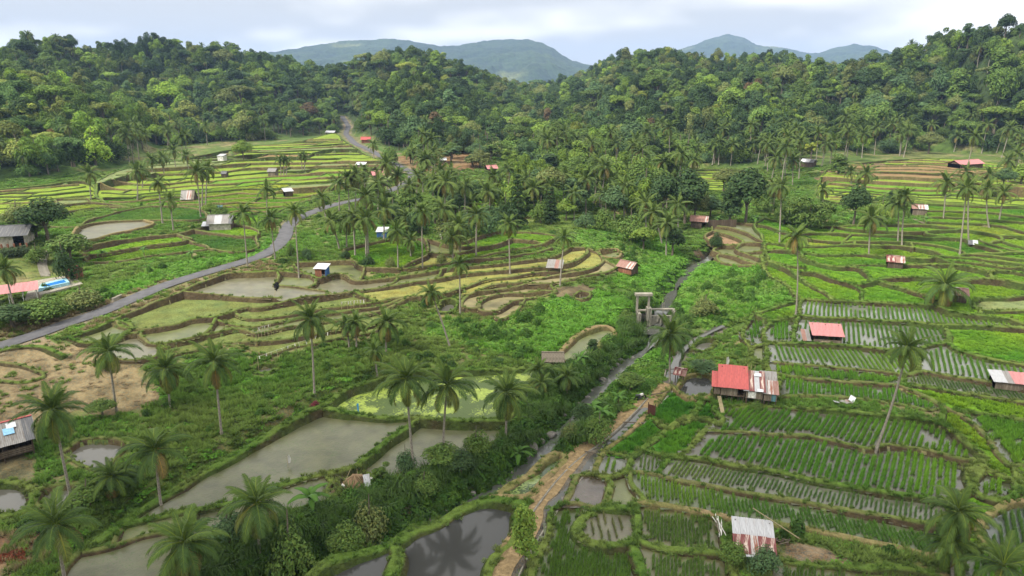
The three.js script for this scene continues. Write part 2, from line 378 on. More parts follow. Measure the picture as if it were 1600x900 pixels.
// the farther terraces follow the slope in steps: wavy lines round the head of the valley with short cross banks
const inside = (poly, x, y) => { let c = false; for (let i = 0, j = poly.length - 1; i < poly.length; j = i++) { const a = poly[i], b = poly[j]; if ((a[1] > y) !== (b[1] > y) && x < ((b[0] - a[0]) * (y - a[1])) / (b[1] - a[1]) + a[0]) c = !c; } return c; };
const plan = (s) => path3(s).map((p) => [p[0], p[2]]);
const TERRACES = [
  [plan('165,318 150,300 205,266 330,240 400,229 450,224 520,213 545,224 600,256 620,272 590,292 520,300 460,322 440,328 400,350 330,325 260,322'), 6.5, -7],
  [plan('-30,299 60,291 125,283 150,300 140,311 85,313 60,330 -30,338'), 6.5, 21],
  [plan('1062,290 1085,266 1160,266 1185,280 1165,300 1090,296'), 7, 3],
  [plan('1290,266 1400,250 1470,248 1600,262 1640,300 1640,326 1500,321 1440,318 1400,316 1395,300 1345,318 1300,318 1275,300'), 6.5, 9],
  [plan('700,322 790,300 850,320 850,342 815,350 780,340'), 10, 4],
];
for (const [poly, gap, salt] of TERRACES) {
  const cx = poly.reduce((s, p) => s + p[0], 0) / poly.length, cz = poly.reduce((s, p) => s + p[1], 0) / poly.length;
  const rs = poly.map((p) => Math.hypot(p[0], p[1])), r0 = Math.min(...rs), r1 = Math.max(...rs);
  const as = poly.map((p) => Math.atan2(p[0], -p[1])), a0 = Math.min(...as), a1 = Math.max(...as);
  const ring = (k, a) => r0 + 3 + k * gap * (1 + k * 0.018) + 10 * fbm(a * 9 + salt, k * 0.23, 2) + 5 * fbm(a * 30 + salt, k * 0.6, 2);
  const tr = rng(900 + salt);
  for (let k = 0; ring(k, a0) < r1 + 20 && k < 60; k++) {
    let run = [];
    const flush = () => { if (run.length > 5) banks.push({ style: tr() < 0.55 ? 'g' : 'd', w: 0.3, p: resample(run, 1.4), far: true }); run = []; };
    for (let a = a0; a <= a1; a += 0.006) {
      const q = ring(k, a), x = Math.sin(a) * q, z = -Math.cos(a) * q;
      if (inside(poly, x, z)) run.push([x, land(x, z), z]); else flush();
    }
    flush();
    for (let a = a0 + tr() * 0.06; a <= a1; a += 0.05 + tr() * 0.12) {
      const q = ring(k, a), q2 = ring(k + 1, a + 0.012), A = [Math.sin(a) * q, 0, -Math.cos(a) * q], B = [Math.sin(a + 0.012) * q2, 0, -Math.cos(a + 0.012) * q2];
      if (inside(poly, A[0], A[2]) && inside(poly, B[0], B[2])) { A[1] = land(A[0], A[2]); B[1] = land(B[0], B[2]); banks.push({ style: 'g', w: 0.25, p: resample([A, B], 1.4), far: true }); }
    }
  }
  const loop = poly.map((p) => [p[0], land(p[0], p[1]), p[1]]); loop.push(loop[0]);
  banks.push({ style: 'g', w: 0.4, p: resample(loop, 1.4), far: true });
}
const CX0 = -300, CD0 = 44, CELL = 0.5, NX = 1260, ND = 800, WALL = 65535;
const cells = new Uint16Array(NX * ND);
const cellAt = (x, z) => { const i = Math.floor((x - CX0) / CELL), j = Math.floor((-z - CD0) / CELL); return i < 0 || j < 0 || i >= NX || j >= ND ? -1 : j * NX + i; };
const rims = ['1640,318 1642,500 1645,700 1650,926 1300,926 1000,926 700,926 480,926', '270,926 60,926'].map((s) => ({ p: path3(s) }));   // how far the fields are built beyond the view
for (const b of [...banks, ...rims]) for (let i = 0; i + 1 < b.p.length; i++) {
  const a = b.p[i], c = b.p[i + 1], n = Math.ceil(Math.hypot(c[0] - a[0], c[2] - a[2]) / 0.2) + 1;
  for (let k = 0; k <= n; k++) { const q = cellAt(lerp(a[0], c[0], k / n), lerp(a[2], c[2], k / n)); if (q >= 0) cells[q] = WALL; }
}
const fields = [null];
{
  const stack = new Int32Array(NX * ND); const owner = new Int32Array(NX * ND);
  let id = 0; const comps = [];
  for (let s = 0; s < cells.length; s++) {
    if (cells[s] || owner[s]) continue;
    id++; let top = 0, n = 0, edge = false; stack[top++] = s; owner[s] = id; const list = [];
    while (top) {
      const q = stack[--top], i = q % NX, j = (q - i) / NX; n++; list.push(q);
      if (i === 0 || j === 0 || i === NX - 1 || j === ND - 1) edge = true;
      for (const [di, dj] of [[1, 0], [-1, 0], [0, 1], [0, -1]]) { const a = i + di, b = j + dj; if (a < 0 || b < 0 || a >= NX || b >= ND) continue; const t = b * NX + a; if (!cells[t] && !owner[t]) { owner[t] = id; stack[top++] = t; } }
    }
    comps.push({ id, n, edge, list });
  }
  const seeds = new Map();
  for (const e of FIELDS.trim().split(/[\n|]/)) {
    const t = e.split(','), g = G(+t[0], +t[1]), q = cellAt(g[0], g[2]); if (q < 0) { console.log('seed outside', e); continue; }
    const o = owner[q]; if (!o) { console.log('seed on a bank', e); continue; }
    seeds.set(o, { e, kind: t[2], row: t.length > 6 ? [G(+t[3], +t[4]), G(+t[5], +t[6])] : null });
  }
  const biggest = comps.reduce((a, b) => (b.n > a.n ? b : a));
  for (const c of comps) {
    const area = c.n * CELL * CELL, seed = seeds.get(c.id);
    if (c === biggest) { if (seed) console.log('seed leaks', seed.e); continue; }
    if (seed && c.edge && area > 20000) { console.log('seed in a large open field', seed.e, area); continue; }
    if ((!seed && (c.edge && area > 3000 || area < 9)) || (seed && seed.kind === 'none')) continue;
    let sx = 0, sz = 0, sy = 0, m = 0;
    for (let k = 0; k < c.list.length; k += 1 + (c.n >> 9)) { const q = c.list[k], i = q % NX, j = (q - i) / NX, x = CX0 + (i + 0.5) * CELL, z = -(CD0 + (j + 0.5) * CELL); sx += x; sz += z; sy += land(x, z); m++; }
    const f = { id: fields.length, area, x: sx / m, z: sz / m, level: sy / m - 0.12, list: c.list, kind: seed ? seed.kind : null, row: seed ? seed.row : null };
    for (const q of c.list) cells[q] = f.id;
    fields.push(f);
  }
}
const fieldAt = (x, z) => { const q = cellAt(x, z); if (q < 0) return null; const v = cells[q]; return v && v !== WALL ? fields[v] : null; };
const wallNear = (x, z, d = 0.8) => { for (const [a, b] of [[0, 0], [d, 0], [-d, 0], [0, d], [0, -d]]) { const q = cellAt(x + a, z + b); if (q >= 0 && cells[q] === WALL) return true; } return false; };
function groundY(x, z, carve = true) {              // the finished ground outside banks and water
  let y = land(x, z);
  const r = Math.hypot(x, z);
  if (r < 420) {
    y += 0.22 * fbm(x / 7, z / 7, 3) * smooth(40, 60, r);
    const [ds, ys] = stream.near(x, z); if (ds < 9) { const w = streamLevel(ys); y = lerp(w - 0.7, y, smooth(0.9, 3.8, ds)); }
    { const dw = Math.hypot((x - weirAt[0] + 0.6) / 4.6, (z - weirAt[2] - 2.0) / 2.6); if (dw < 1.5) y = Math.min(y, lerp(streamLevel(weirAt[1]) - 0.7, y, smooth(0.85, 1.5, dw))); }
    const [dc, yc] = canal.near(x, z); if (dc < 3) y = lerp(yc - 0.55, Math.min(y, yc + 0.15), smooth(1.3, 3, dc));
    const [dt, yt] = track.near(x, z); if (dt < 3) y = lerp(yt + 0.12, y, smooth(1, 3, dt));
    const [dd, yd] = ditch.near(x, z); if (dd < 2.4) y = lerp(yd - 1.1, y, smooth(0.4, 2.2, dd));
    const f = fieldAt(x, z); if (f) return carve ? f.level - 0.6 : f.level;
  }
  if (r < 620) { const [dr, yr] = road.near(x, z); if (dr < 9) y = lerp(yr - 0.12, y, smooth(2.6, 7, dr)); }
  return y;
}
// ---------------------------------------------------------------- helpers for naming, textures and meshes
const used = new Map();
function numbered(n) { const k = used.get(n) || 0; used.set(n, k + 1); return k ? `${n}_${String(k).padStart(3, '0')}` : n; }
function tag(o, label, category, group, kind) { o.userData.label = label; if (category) o.userData.category = category; if (group) o.userData.group = group; if (kind) o.userData.kind = kind; return o; }
function add(o, name, parent = scene) { o.name = parent === scene ? numbered(name) : name; parent.add(o); o.traverse((c) => { if (c.isMesh) { c.castShadow = true; c.receiveShadow = true; } }); return o; }
function setting(geo, mat, name, label, category = 'ground') { return tag(add(new THREE.Mesh(geo, mat), name), label, category, null, 'structure'); }
const toS = (c) => Math.round(255 * clamp(c <= 0.0031308 ? c * 12.92 : 1.055 * Math.pow(c, 1 / 2.4) - 0.055));
function tex(n, fn, srgb = true) {
  const d = new Uint8Array(n * n * 4);
  for (let j = 0; j < n; j++) for (let i = 0; i < n; i++) { const c = fn(i / n, j / n), o = (j * n + i) * 4; for (let k = 0; k < 3; k++) d[o + k] = srgb ? toS(c[k]) : Math.round(255 * clamp(c[k])); d[o + 3] = 255; }
  const t = new THREE.DataTexture(d, n, n, THREE.RGBAFormat); t.wrapS = t.wrapT = THREE.RepeatWrapping; t.magFilter = THREE.LinearFilter; t.minFilter = THREE.LinearMipmapLinearFilter; t.generateMipmaps = true;
  if (srgb) t.colorSpace = THREE.SRGBColorSpace; t.needsUpdate = true; return t;
}
function pn(u, v, f, salt = 0) {                     // noise that repeats over the unit square, -1 .. 1
  const x = u * f, y = v * f, ix = Math.floor(x), iy = Math.floor(y); let fx = x - ix, fy = y - iy; fx = fx * fx * (3 - 2 * fx); fy = fy * fy * (3 - 2 * fy);
  const h = (a, b) => hash2(((a % f) + f) % f + salt * 131, ((b % f) + f) % f + salt * 57);
  return (lerp(lerp(h(ix, iy), h(ix + 1, iy), fx), lerp(h(ix, iy + 1), h(ix + 1, iy + 1), fx), fy)) * 2 - 1;
}
const pf = (u, v, f, salt = 0, o = 4) => { let s = 0, a = 0.5; for (let i = 0; i < o; i++) { s += a * pn(u, v, f << i, salt + i); a *= 0.55; } return s; };
const mix3 = (a, b, t) => [lerp(a[0], b[0], t), lerp(a[1], b[1], t), lerp(a[2], b[2], t)];
const std = (o) => new THREE.MeshPhysicalMaterial({ roughness: 0.95, metalness: 0, specularIntensity: (o.roughness ?? 0.95) > 0.7 ? 0.25 : 1, side: THREE.DoubleSide, ...o });
const col = (r, g, b) => new THREE.Color().setRGB(r, g, b);
class Surf {                                        // collects quads / triangles with colour and uv
  constructor() { this.v = []; this.c = []; this.u = []; this.i = []; this.n = []; }
  vert(x, y, z, c, u, v) { this.v.push(x, y, z); if (c) this.c.push(c[0], c[1], c[2]); this.u.push(u, v); return this.v.length / 3 - 1; }
  geo(normals = true) { const g = new THREE.BufferGeometry(); g.setAttribute('position', new THREE.Float32BufferAttribute(this.v, 3)); if (this.c.length) g.setAttribute('color', new THREE.Float32BufferAttribute(this.c, 3)); g.setAttribute('uv', new THREE.Float32BufferAttribute(this.u, 2)); if (this.n.length) g.setAttribute('normal', new THREE.Float32BufferAttribute(this.n, 3)); g.setIndex(this.i); if (normals && !this.n.length) g.computeVertexNormals(); return g; }
}
const toPx = (x, y, z) => { const dx = x, dy = y - EYE, dz = z; const w = -(dz * cP) - dy * sP, v = dy * cP - dz * sP; return w > 0.1 ? [800 + (dx / w) * F, 450 - (v / w) * F] : [-9999, -9999]; };

// ---------------------------------------------------------------- zones of ground cover
const zone = (s, color, cover, w = 1) => ({ poly: plan(s), color, cover, w });
const ZONES = [
  zone('-40,545 60,535 110,530 140,545 165,560 215,565 245,600 255,625 200,645 140,652 60,662 -40,668', [0.27, 0.20, 0.115], 'straw'),
  zone('-20,600 60,592 105,612 60,640 -20,640', [0.17, 0.15, 0.065], 'short'),
  zone('-20,555 60,548 130,560 120,585 60,580 -20,575', [0.2, 0.16, 0.075], 'short'),
  zone('-40,520 60,498 150,476 240,440 260,430 265,445 190,478 100,512 -40,556', [0.22, 0.165, 0.1], 'dry'),
  zone('150,500 240,466 330,428 400,408 430,404 440,424 360,428 320,440 285,456 190,505 110,530', [0.19, 0.16, 0.075], 'dry'),
  zone('780,505 850,475 880,466 940,455 985,465 995,500 960,508 930,506 890,528 860,562 840,572 770,548 700,530 660,520 700,500', [0.06, 0.15, 0.018], 'kudzu'),
  zone('1060,440 1095,412 1150,408 1190,418 1225,440 1232,468 1190,485 1160,498 1110,512 1070,500 1055,470', [0.06, 0.155, 0.02], 'kudzu'),
  zone('880,366 960,360 1040,375 1070,400 1050,440 1030,470 1000,458 945,440 985,425 975,398 920,386', [0.065, 0.16, 0.022], 'kudzu'),
  zone('960,575 1010,535 1040,545 1050,590 1000,640 950,640 930,625', [0.06, 0.14, 0.02], 'kudzu'),
  zone('1070,535 1130,520 1180,545 1180,570 1110,560 1060,575', [0.055, 0.135, 0.02], 'grass'),
  zone('100,480 200,440 260,412 330,405 400,385 425,372 430,385 400,398 330,416 230,452 150,486 60,506', [0.06, 0.145, 0.02], 'kudzu'),
  zone('450,345 500,332 560,325 600,345 590,372 540,390 470,408 400,412 440,385', [0.06, 0.15, 0.02], 'grass'),
  zone('600,250 690,232 760,240 760,262 660,275', [0.25, 0.14, 0.07], 'short'),
  zone('1270,278 1330,255 1450,252 1480,272 1400,285 1300,290', [0.24, 0.16, 0.09], 'short'),
  zone('1400,235 1440,232 1490,240 1480,250 1420,248', [0.17, 0.19, 0.06], 'short'),
  zone('1205,845 1290,848 1312,868 1310,878 1210,872', [0.27, 0.19, 0.125], 'bare'),
  zone('500,738 560,735 588,760 560,775 540,772', [0.24, 0.17, 0.10], 'straw'),
  zone('865,455 900,440 935,455 925,472 885,476', [0.12, 0.085, 0.055], 'bare'),
  zone('1090,390 1120,375 1150,385 1140,412 1095,408', [0.25, 0.17, 0.11], 'bare'),
  zone('-30,380 70,385 110,425 110,445 60,450 -30,450', [0.13, 0.16, 0.04], 'lawn'),
  zone('60,745 40,700 -30,715 -30,750 20,752', [0.15, 0.13, 0.075], 'bare'),
  zone('-20,830 60,835 80,870 30,900 -30,900', [0.21, 0.11, 0.07], 'dry'),
  zone('640,590 860,470 700,505 560,560', [0.11, 0.15, 0.03], 'grass'),
  zone('430,900 500,860 620,815 700,775 770,735 850,680 890,650 870,620 800,680 700,722 600,750 560,770 430,830', [0.07, 0.14, 0.024], 'bank'),
  zone('300,700 400,640 480,605 560,585 600,575 600,540 480,555 380,570 280,600 250,660', [0.1, 0.17, 0.034], 'rough'),
];
function zoneAt(x, z) { for (const q of ZONES) if (inside(q.poly, x, z)) return q; return null; }
function groundColor(x, z, r, slope) {
  const a = fbm(x / 38, z / 38, 4), b = fbm(x / 6 + 50, z / 6, 4), jx = 2.2 * vnoise(x / 3, z / 3 + 9), jz = 2.2 * vnoise(x / 3 + 30, z / 3);
  let c = mix3([0.075, 0.135, 0.026], [0.125, 0.17, 0.04], clamp(0.5 + a * 1.3));
  const q = r < 420 ? zoneAt(x + jx, z + jz) : null; if (q) c = mix3(c, q.color, 0.88);
  const dry = clamp(0.5 + b * 1.6 + a * 0.8 - 0.62) * 1.5; if (!q || q.cover !== 'kudzu') c = mix3(c, [0.21, 0.165, 0.085], clamp(dry, 0, 0.75));
  const k = 1 + 0.35 * b; c = [c[0] * k, c[1] * k, c[2] * k];
  const f = fieldAt(x, z); if (f) c = [0.1, 0.085, 0.055];
  if (r < 420) {
    const [ds] = stream.near(x, z); if (ds < 3.2) c = mix3(c, [0.07, 0.062, 0.05], smooth(2.6, 1.5, ds));
    const [dt] = track.near(x, z); if (dt < 2.4) c = mix3(c, mix3([0.27, 0.19, 0.105], [0.2, 0.17, 0.07], clamp(0.5 + b * 2)), smooth(2.2 + b, 1.0, dt));
    const [dc] = canal.near(x, z); if (dc < 1.6) c = [0.16, 0.14, 0.11];
  }
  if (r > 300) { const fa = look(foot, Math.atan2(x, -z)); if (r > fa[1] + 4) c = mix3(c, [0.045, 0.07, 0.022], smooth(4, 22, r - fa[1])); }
  if (r < 640) { const [dr] = road.near(x, z); if (dr < 5) c = mix3(c, mix3([0.24, 0.19, 0.13], [0.15, 0.15, 0.06], clamp(0.5 + b * 1.5)), smooth(4.5, 2.2, dr)); }
  return c;
}
const soilTex = tex(512, (u, v) => { const n = 0.72 + 0.55 * pf(u, v, 8, 1, 5) + 0.22 * pn(u, v, 128, 9); const w = pn(u, v, 64, 4) * 0.1; return [n + w, n, n - w]; });
const soilBump = tex(256, (u, v) => { const n = 0.5 + 0.6 * pf(u, v, 16, 3, 4); return [n, n, n]; }, false);
{ // the land: one sheet out to the horizon, its mesh fine near the viewpoint and coarse far off and behind
  const as = []; for (let a = -180; a < -41; a += 4) as.push(a); for (let a = -41; a <= 41; a += 0.165) as.push(a); for (let a = 45; a <= 180.01; a += 4) as.push(Math.min(a, 180));
  const rs = [0, 8, 16, 24]; for (let r = 32; r < 820; r *= 1.0062) rs.push(r); for (let r = 830; r < 6000; r *= 1.06) rs.push(r);
  const s = new Surf(), W = as.length;
  for (const r of rs) for (const a of as) {
    const t = THREE.MathUtils.degToRad(a), x = Math.sin(t) * r, z = -Math.cos(t) * r, y = groundY(x, z);
    s.vert(x, y, z, Math.abs(a) < 44 ? groundColor(x, z, r) : [0.08, 0.13, 0.03], x / 9, z / 9);
  }
  for (let j = 0; j + 1 < rs.length; j++) for (let i = 0; i + 1 < W; i++) { const q = j * W + i; s.i.push(q, q + 1, q + W, q + 1, q + W + 1, q + W); }
  setting(s.geo(), std({ vertexColors: true, map: soilTex, bumpMap: soilBump, bumpScale: 0.12 }), 'ground', 'green valley floor and hillsides of grass, weeds and bare earth');
}

// ---------------------------------------------------------------- field surfaces
const UVF = 10;
const mudTex = tex(512, (u, v) => { const n = 0.75 + 0.35 * pf(u, v, 6, 2, 4), g = pn(u, v, 170, 5) * 0.6 + pn(u, v, 90, 8) * 0.5, p = smooth(0.2, 0.7, g + 0.4 * pf(u, v, 5, 12, 3)); return mix3([n * 0.98, n * 0.92, n * 0.78], [0.55 * n, 0.85 * n, 0.3 * n], p * 0.95); });
const greenTex = tex(512, (u, v) => { const n = 0.68 + 0.3 * pf(u, v, 7, 22, 5) + 0.34 * pn(u, v, 140, 25) + 0.2 * pn(u, v, 256, 27), w = 0.1 * pf(u, v, 4, 29, 3); return [n + w, n, n - w]; });
const weedTex = tex(512, (u, v) => { const n = pf(u, v, 5, 31, 5), p = smooth(-0.12, 0.12, n + 0.25 * pn(u, v, 64, 33)), k = 0.8 + 0.4 * pf(u, v, 32, 36, 3); return mix3([0.16, 0.22, 0.13], [0.85 * k, 0.95 * k, 0.6 * k], p); });
const fineBump = tex(256, (u, v) => { const n = 0.5 + 0.5 * pf(u, v, 48, 43, 3); return [n, n, n]; }, false);
const rippleBump = tex(256, (u, v) => { const n = 0.5 + 0.5 * pf(u, v, 10, 51, 4); return [n, n, n]; }, false);
const water = (c, rough = 0.05) => new THREE.MeshPhysicalMaterial({ color: col(...c), roughness: rough, ior: 1.4, bumpMap: rippleBump, bumpScale: 0.003, side: THREE.DoubleSide });
const mud = (c, rough = 0.42) => std({ color: col(...c), map: mudTex, roughness: rough, bumpMap: fineBump, bumpScale: 0.02 });
const leafy = (c) => std({ color: col(...c), map: greenTex, bumpMap: fineBump, bumpScale: 0.16, roughness: 0.9 });
const KINDS = {                                     // surface, planted pattern, words
  rows: { m: water([0.075, 0.07, 0.05], 0.06), p: { sp: 0.62, h: 0.44, w: 0.95, col: [0.1, 0.24, 0.022] }, say: 'planted in clear green rows with water between' },
  rowsPale: { m: water([0.1, 0.1, 0.07], 0.07), p: { sp: 0.42, h: 0.3, w: 0.5, col: [0.11, 0.2, 0.045] }, say: 'of pale young rice in thin rows over water' },
  rowsPale2: { m: water([0.085, 0.1, 0.05], 0.08), p: { sp: 0.38, h: 0.36, w: 0.6, col: [0.095, 0.21, 0.026] }, say: 'of fine rice rows with glints of water' },
  rowsGreen: { m: water([0.06, 0.065, 0.035], 0.08), p: { sp: 0.56, h: 0.44, w: 0.95, col: [0.095, 0.23, 0.02] }, say: 'of thick green rice rows' },
  rowsWet: { m: water([0.12, 0.125, 0.1], 0.05), p: { sp: 0.7, h: 0.38, w: 0.68, col: [0.11, 0.24, 0.026] }, say: 'of rice rows with bright water between' },
  rowsOlive: { m: mud([0.11, 0.11, 0.05], 0.3), p: { sp: 0.32, h: 0.36, w: 0.6, col: [0.115, 0.2, 0.034] }, say: 'of olive green rice in fine rows' },
  rowsGrass: { m: mud([0.085, 0.105, 0.04], 0.3), p: { sp: 0.32, h: 0.4, w: 0.7, col: [0.105, 0.21, 0.028] }, say: 'of grassy green rice' },
  wet: { m: water([0.055, 0.065, 0.05], 0.06), p: { sp: 0.6, h: 0.5, w: 0.7, col: [0.075, 0.165, 0.035], skip: 0.2 }, say: 'half open water and half young rice' },
  stub: { m: mud([0.13, 0.125, 0.085], 0.35), p: { sp: 0.7, h: 0.3, w: 0.45, col: [0.14, 0.17, 0.06] }, say: 'of sparse young plants on grey mud' },
  lush: { m: leafy([0.14, 0.28, 0.016]), p: { mat: 1.0, h: 0.34, col: [0.14, 0.27, 0.016] }, say: 'of dense bright green rice' },
  seed: { m: leafy([0.06, 0.18, 0.014]), p: { mat: 0.8, h: 0.4, col: [0.065, 0.19, 0.014] }, say: 'of dense deep green rice seedlings' },
  weedy: { m: leafy([0.09, 0.17, 0.03]), p: { mat: 0.9, h: 0.6, col: [0.09, 0.18, 0.03] }, say: 'overgrown with pale green weeds' },
  bright: { m: leafy([0.22, 0.31, 0.03]), p: { mat: 1.0, h: 0.3, col: [0.22, 0.31, 0.03] }, say: 'of bright yellow green rice' },
  yellow: { m: leafy([0.27, 0.265, 0.07]), p: null, say: 'of yellowing rice' },
  young: { m: leafy([0.165, 0.2, 0.055]), p: null, say: 'of young yellow green rice' },
  pale: { m: leafy([0.2, 0.24, 0.09]), p: null, say: 'of pale green growth' },
  tan: { m: mud([0.23, 0.205, 0.105], 0.7), p: null, say: 'of dry tan stubble' },
  brown: { m: mud([0.25, 0.165, 0.09], 0.8), p: null, say: 'of bare brown earth' },
  dirt: { m: mud([0.28, 0.19, 0.13], 0.8), p: null, say: 'of bare reddish earth' },
  mud: { m: mud([0.118, 0.125, 0.072], 0.34), p: null, say: 'flooded with olive grey mud and sparse sprouts' },
  mudgreen: { m: mud([0.14, 0.16, 0.065], 0.4), p: null, say: 'of greenish mud with sparse sprouts' },
  mudgrey: { m: mud([0.16, 0.155, 0.11], 0.32), p: null, say: 'of grey flooded mud' },
  weed: { m: std({ color: col(0.32, 0.37, 0.08), map: weedTex, roughness: 0.6, bumpMap: fineBump, bumpScale: 0.03 }), p: null, say: 'covered with yellow green floating weed' },
  lily: { m: std({ color: col(0.22, 0.26, 0.12), map: weedTex, roughness: 0.2 }), p: null, say: 'partly covered with floating weed' },
  pond: { m: water([0.04, 0.04, 0.037], 0.07), p: null, say: 'of dark still water' },
  pondsky: { m: water([0.09, 0.085, 0.07], 0.05), p: null, say: 'of shallow still water' },
  muck: { m: mud([0.105, 0.09, 0.085], 0.22), p: null, say: 'of dark wet mud' },
};
const fieldRng = rng(77);
for (const f of fields) {
  if (!f) continue;
  const [px, py] = toPx(f.x, f.level, f.z); f.px = px; f.py = py;
  if (!f.kind) {
    const t = fieldRng();
    if (px > 1195 && py > 322) f.kind = t < 0.8 ? 'lush' : 'bright';
    else if (px > 1240) { const n = vnoise(f.x / 40, f.z / 40); f.kind = py < 282 && px < 1480 ? (t < 0.72 ? 'brown' : 'bright') : t < 0.5 ? 'bright' : t < 0.85 ? 'lush' : 'brown'; }
    else if (px > 1095) f.kind = py < 330 ? 'bright' : 'mudgreen';
    else if (px < 660 && py < 330) f.kind = t < 0.52 ? 'bright' : t < 0.8 ? 'lush' : t < 0.9 ? 'pale' : 'brown';
    else if (px < 420 && py < 420) f.kind = t < 0.6 ? 'lush' : t < 0.8 ? 'weedy' : 'bright';
    else if (px > 660 && py > 385) f.kind = t < 0.45 ? 'yellow' : t < 0.7 ? 'mudgreen' : 'tan';
    else if (py < 415 && px > 520) f.kind = t < 0.5 ? 'lush' : 'young';
    else f.kind = t < 0.6 ? 'mudgreen' : 'young';
  }
}
// planting units: a metre of rice row, and a square metre of dense rice
function blades(list, seed) {                       // list of [x, z, count, height, spread, width]
  const s = new Surf(), q = rng(seed);
  for (const [x, z, n, h, spread, w] of list) for (let i = 0; i < n; i++) {
    const a = q() * 6.283, l = h * (0.7 + q() * 0.5), d = spread * (0.3 + q()), ox = x + (q() - 0.5) * 0.08, oz = z + (q() - 0.5) * 0.08, ca = Math.cos(a), sa = Math.sin(a), k = 0.8 + q() * 0.4;
    const b = s.v.length / 3, tx = ox + ca * d, tz = oz + sa * d;
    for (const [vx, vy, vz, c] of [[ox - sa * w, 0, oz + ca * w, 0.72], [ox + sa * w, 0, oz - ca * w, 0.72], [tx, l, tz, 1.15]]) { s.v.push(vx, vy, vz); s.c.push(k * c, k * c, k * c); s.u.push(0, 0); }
    s.i.push(b, b + 1, b + 2);
  }
  return s.geo();
}
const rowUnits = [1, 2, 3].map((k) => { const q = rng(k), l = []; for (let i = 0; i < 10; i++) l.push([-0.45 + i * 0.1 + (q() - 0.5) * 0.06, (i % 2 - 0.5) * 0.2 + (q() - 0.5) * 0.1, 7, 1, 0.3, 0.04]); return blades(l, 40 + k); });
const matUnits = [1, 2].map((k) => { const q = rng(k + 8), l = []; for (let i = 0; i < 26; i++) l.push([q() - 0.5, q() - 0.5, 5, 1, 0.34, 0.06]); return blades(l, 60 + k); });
const plantMat = new THREE.MeshPhysicalMaterial({ vertexColors: true, roughness: 0.9, specularIntensity: 0.2, transmission: 0.4, thickness: 0, side: THREE.DoubleSide });
const M4 = new THREE.Matrix4(), Q4 = new THREE.Quaternion(), V4 = new THREE.Vector3(), S4 = new THREE.Vector3(), UPV = new THREE.Vector3(0, 1, 0), C4 = new THREE.Color();
function scatter(items, geo, mat, name, parent, kind = 'stuff') {   // items: [x, y, z, turn, sx, sy, sz, colour]
  if (!items.length) return null;
  const m = new THREE.InstancedMesh(geo, mat, items.length);
  items.forEach((t, i) => { Q4.setFromAxisAngle(UPV, t[3]); m.setMatrixAt(i, M4.compose(V4.set(t[0], t[1], t[2]), Q4, S4.set(t[4], t[5], t[6]))); m.setColorAt(i, C4.setRGB(...t[7])); });
  m.userData.kind = kind; return add(m, name, parent);
}
let planted = 0;
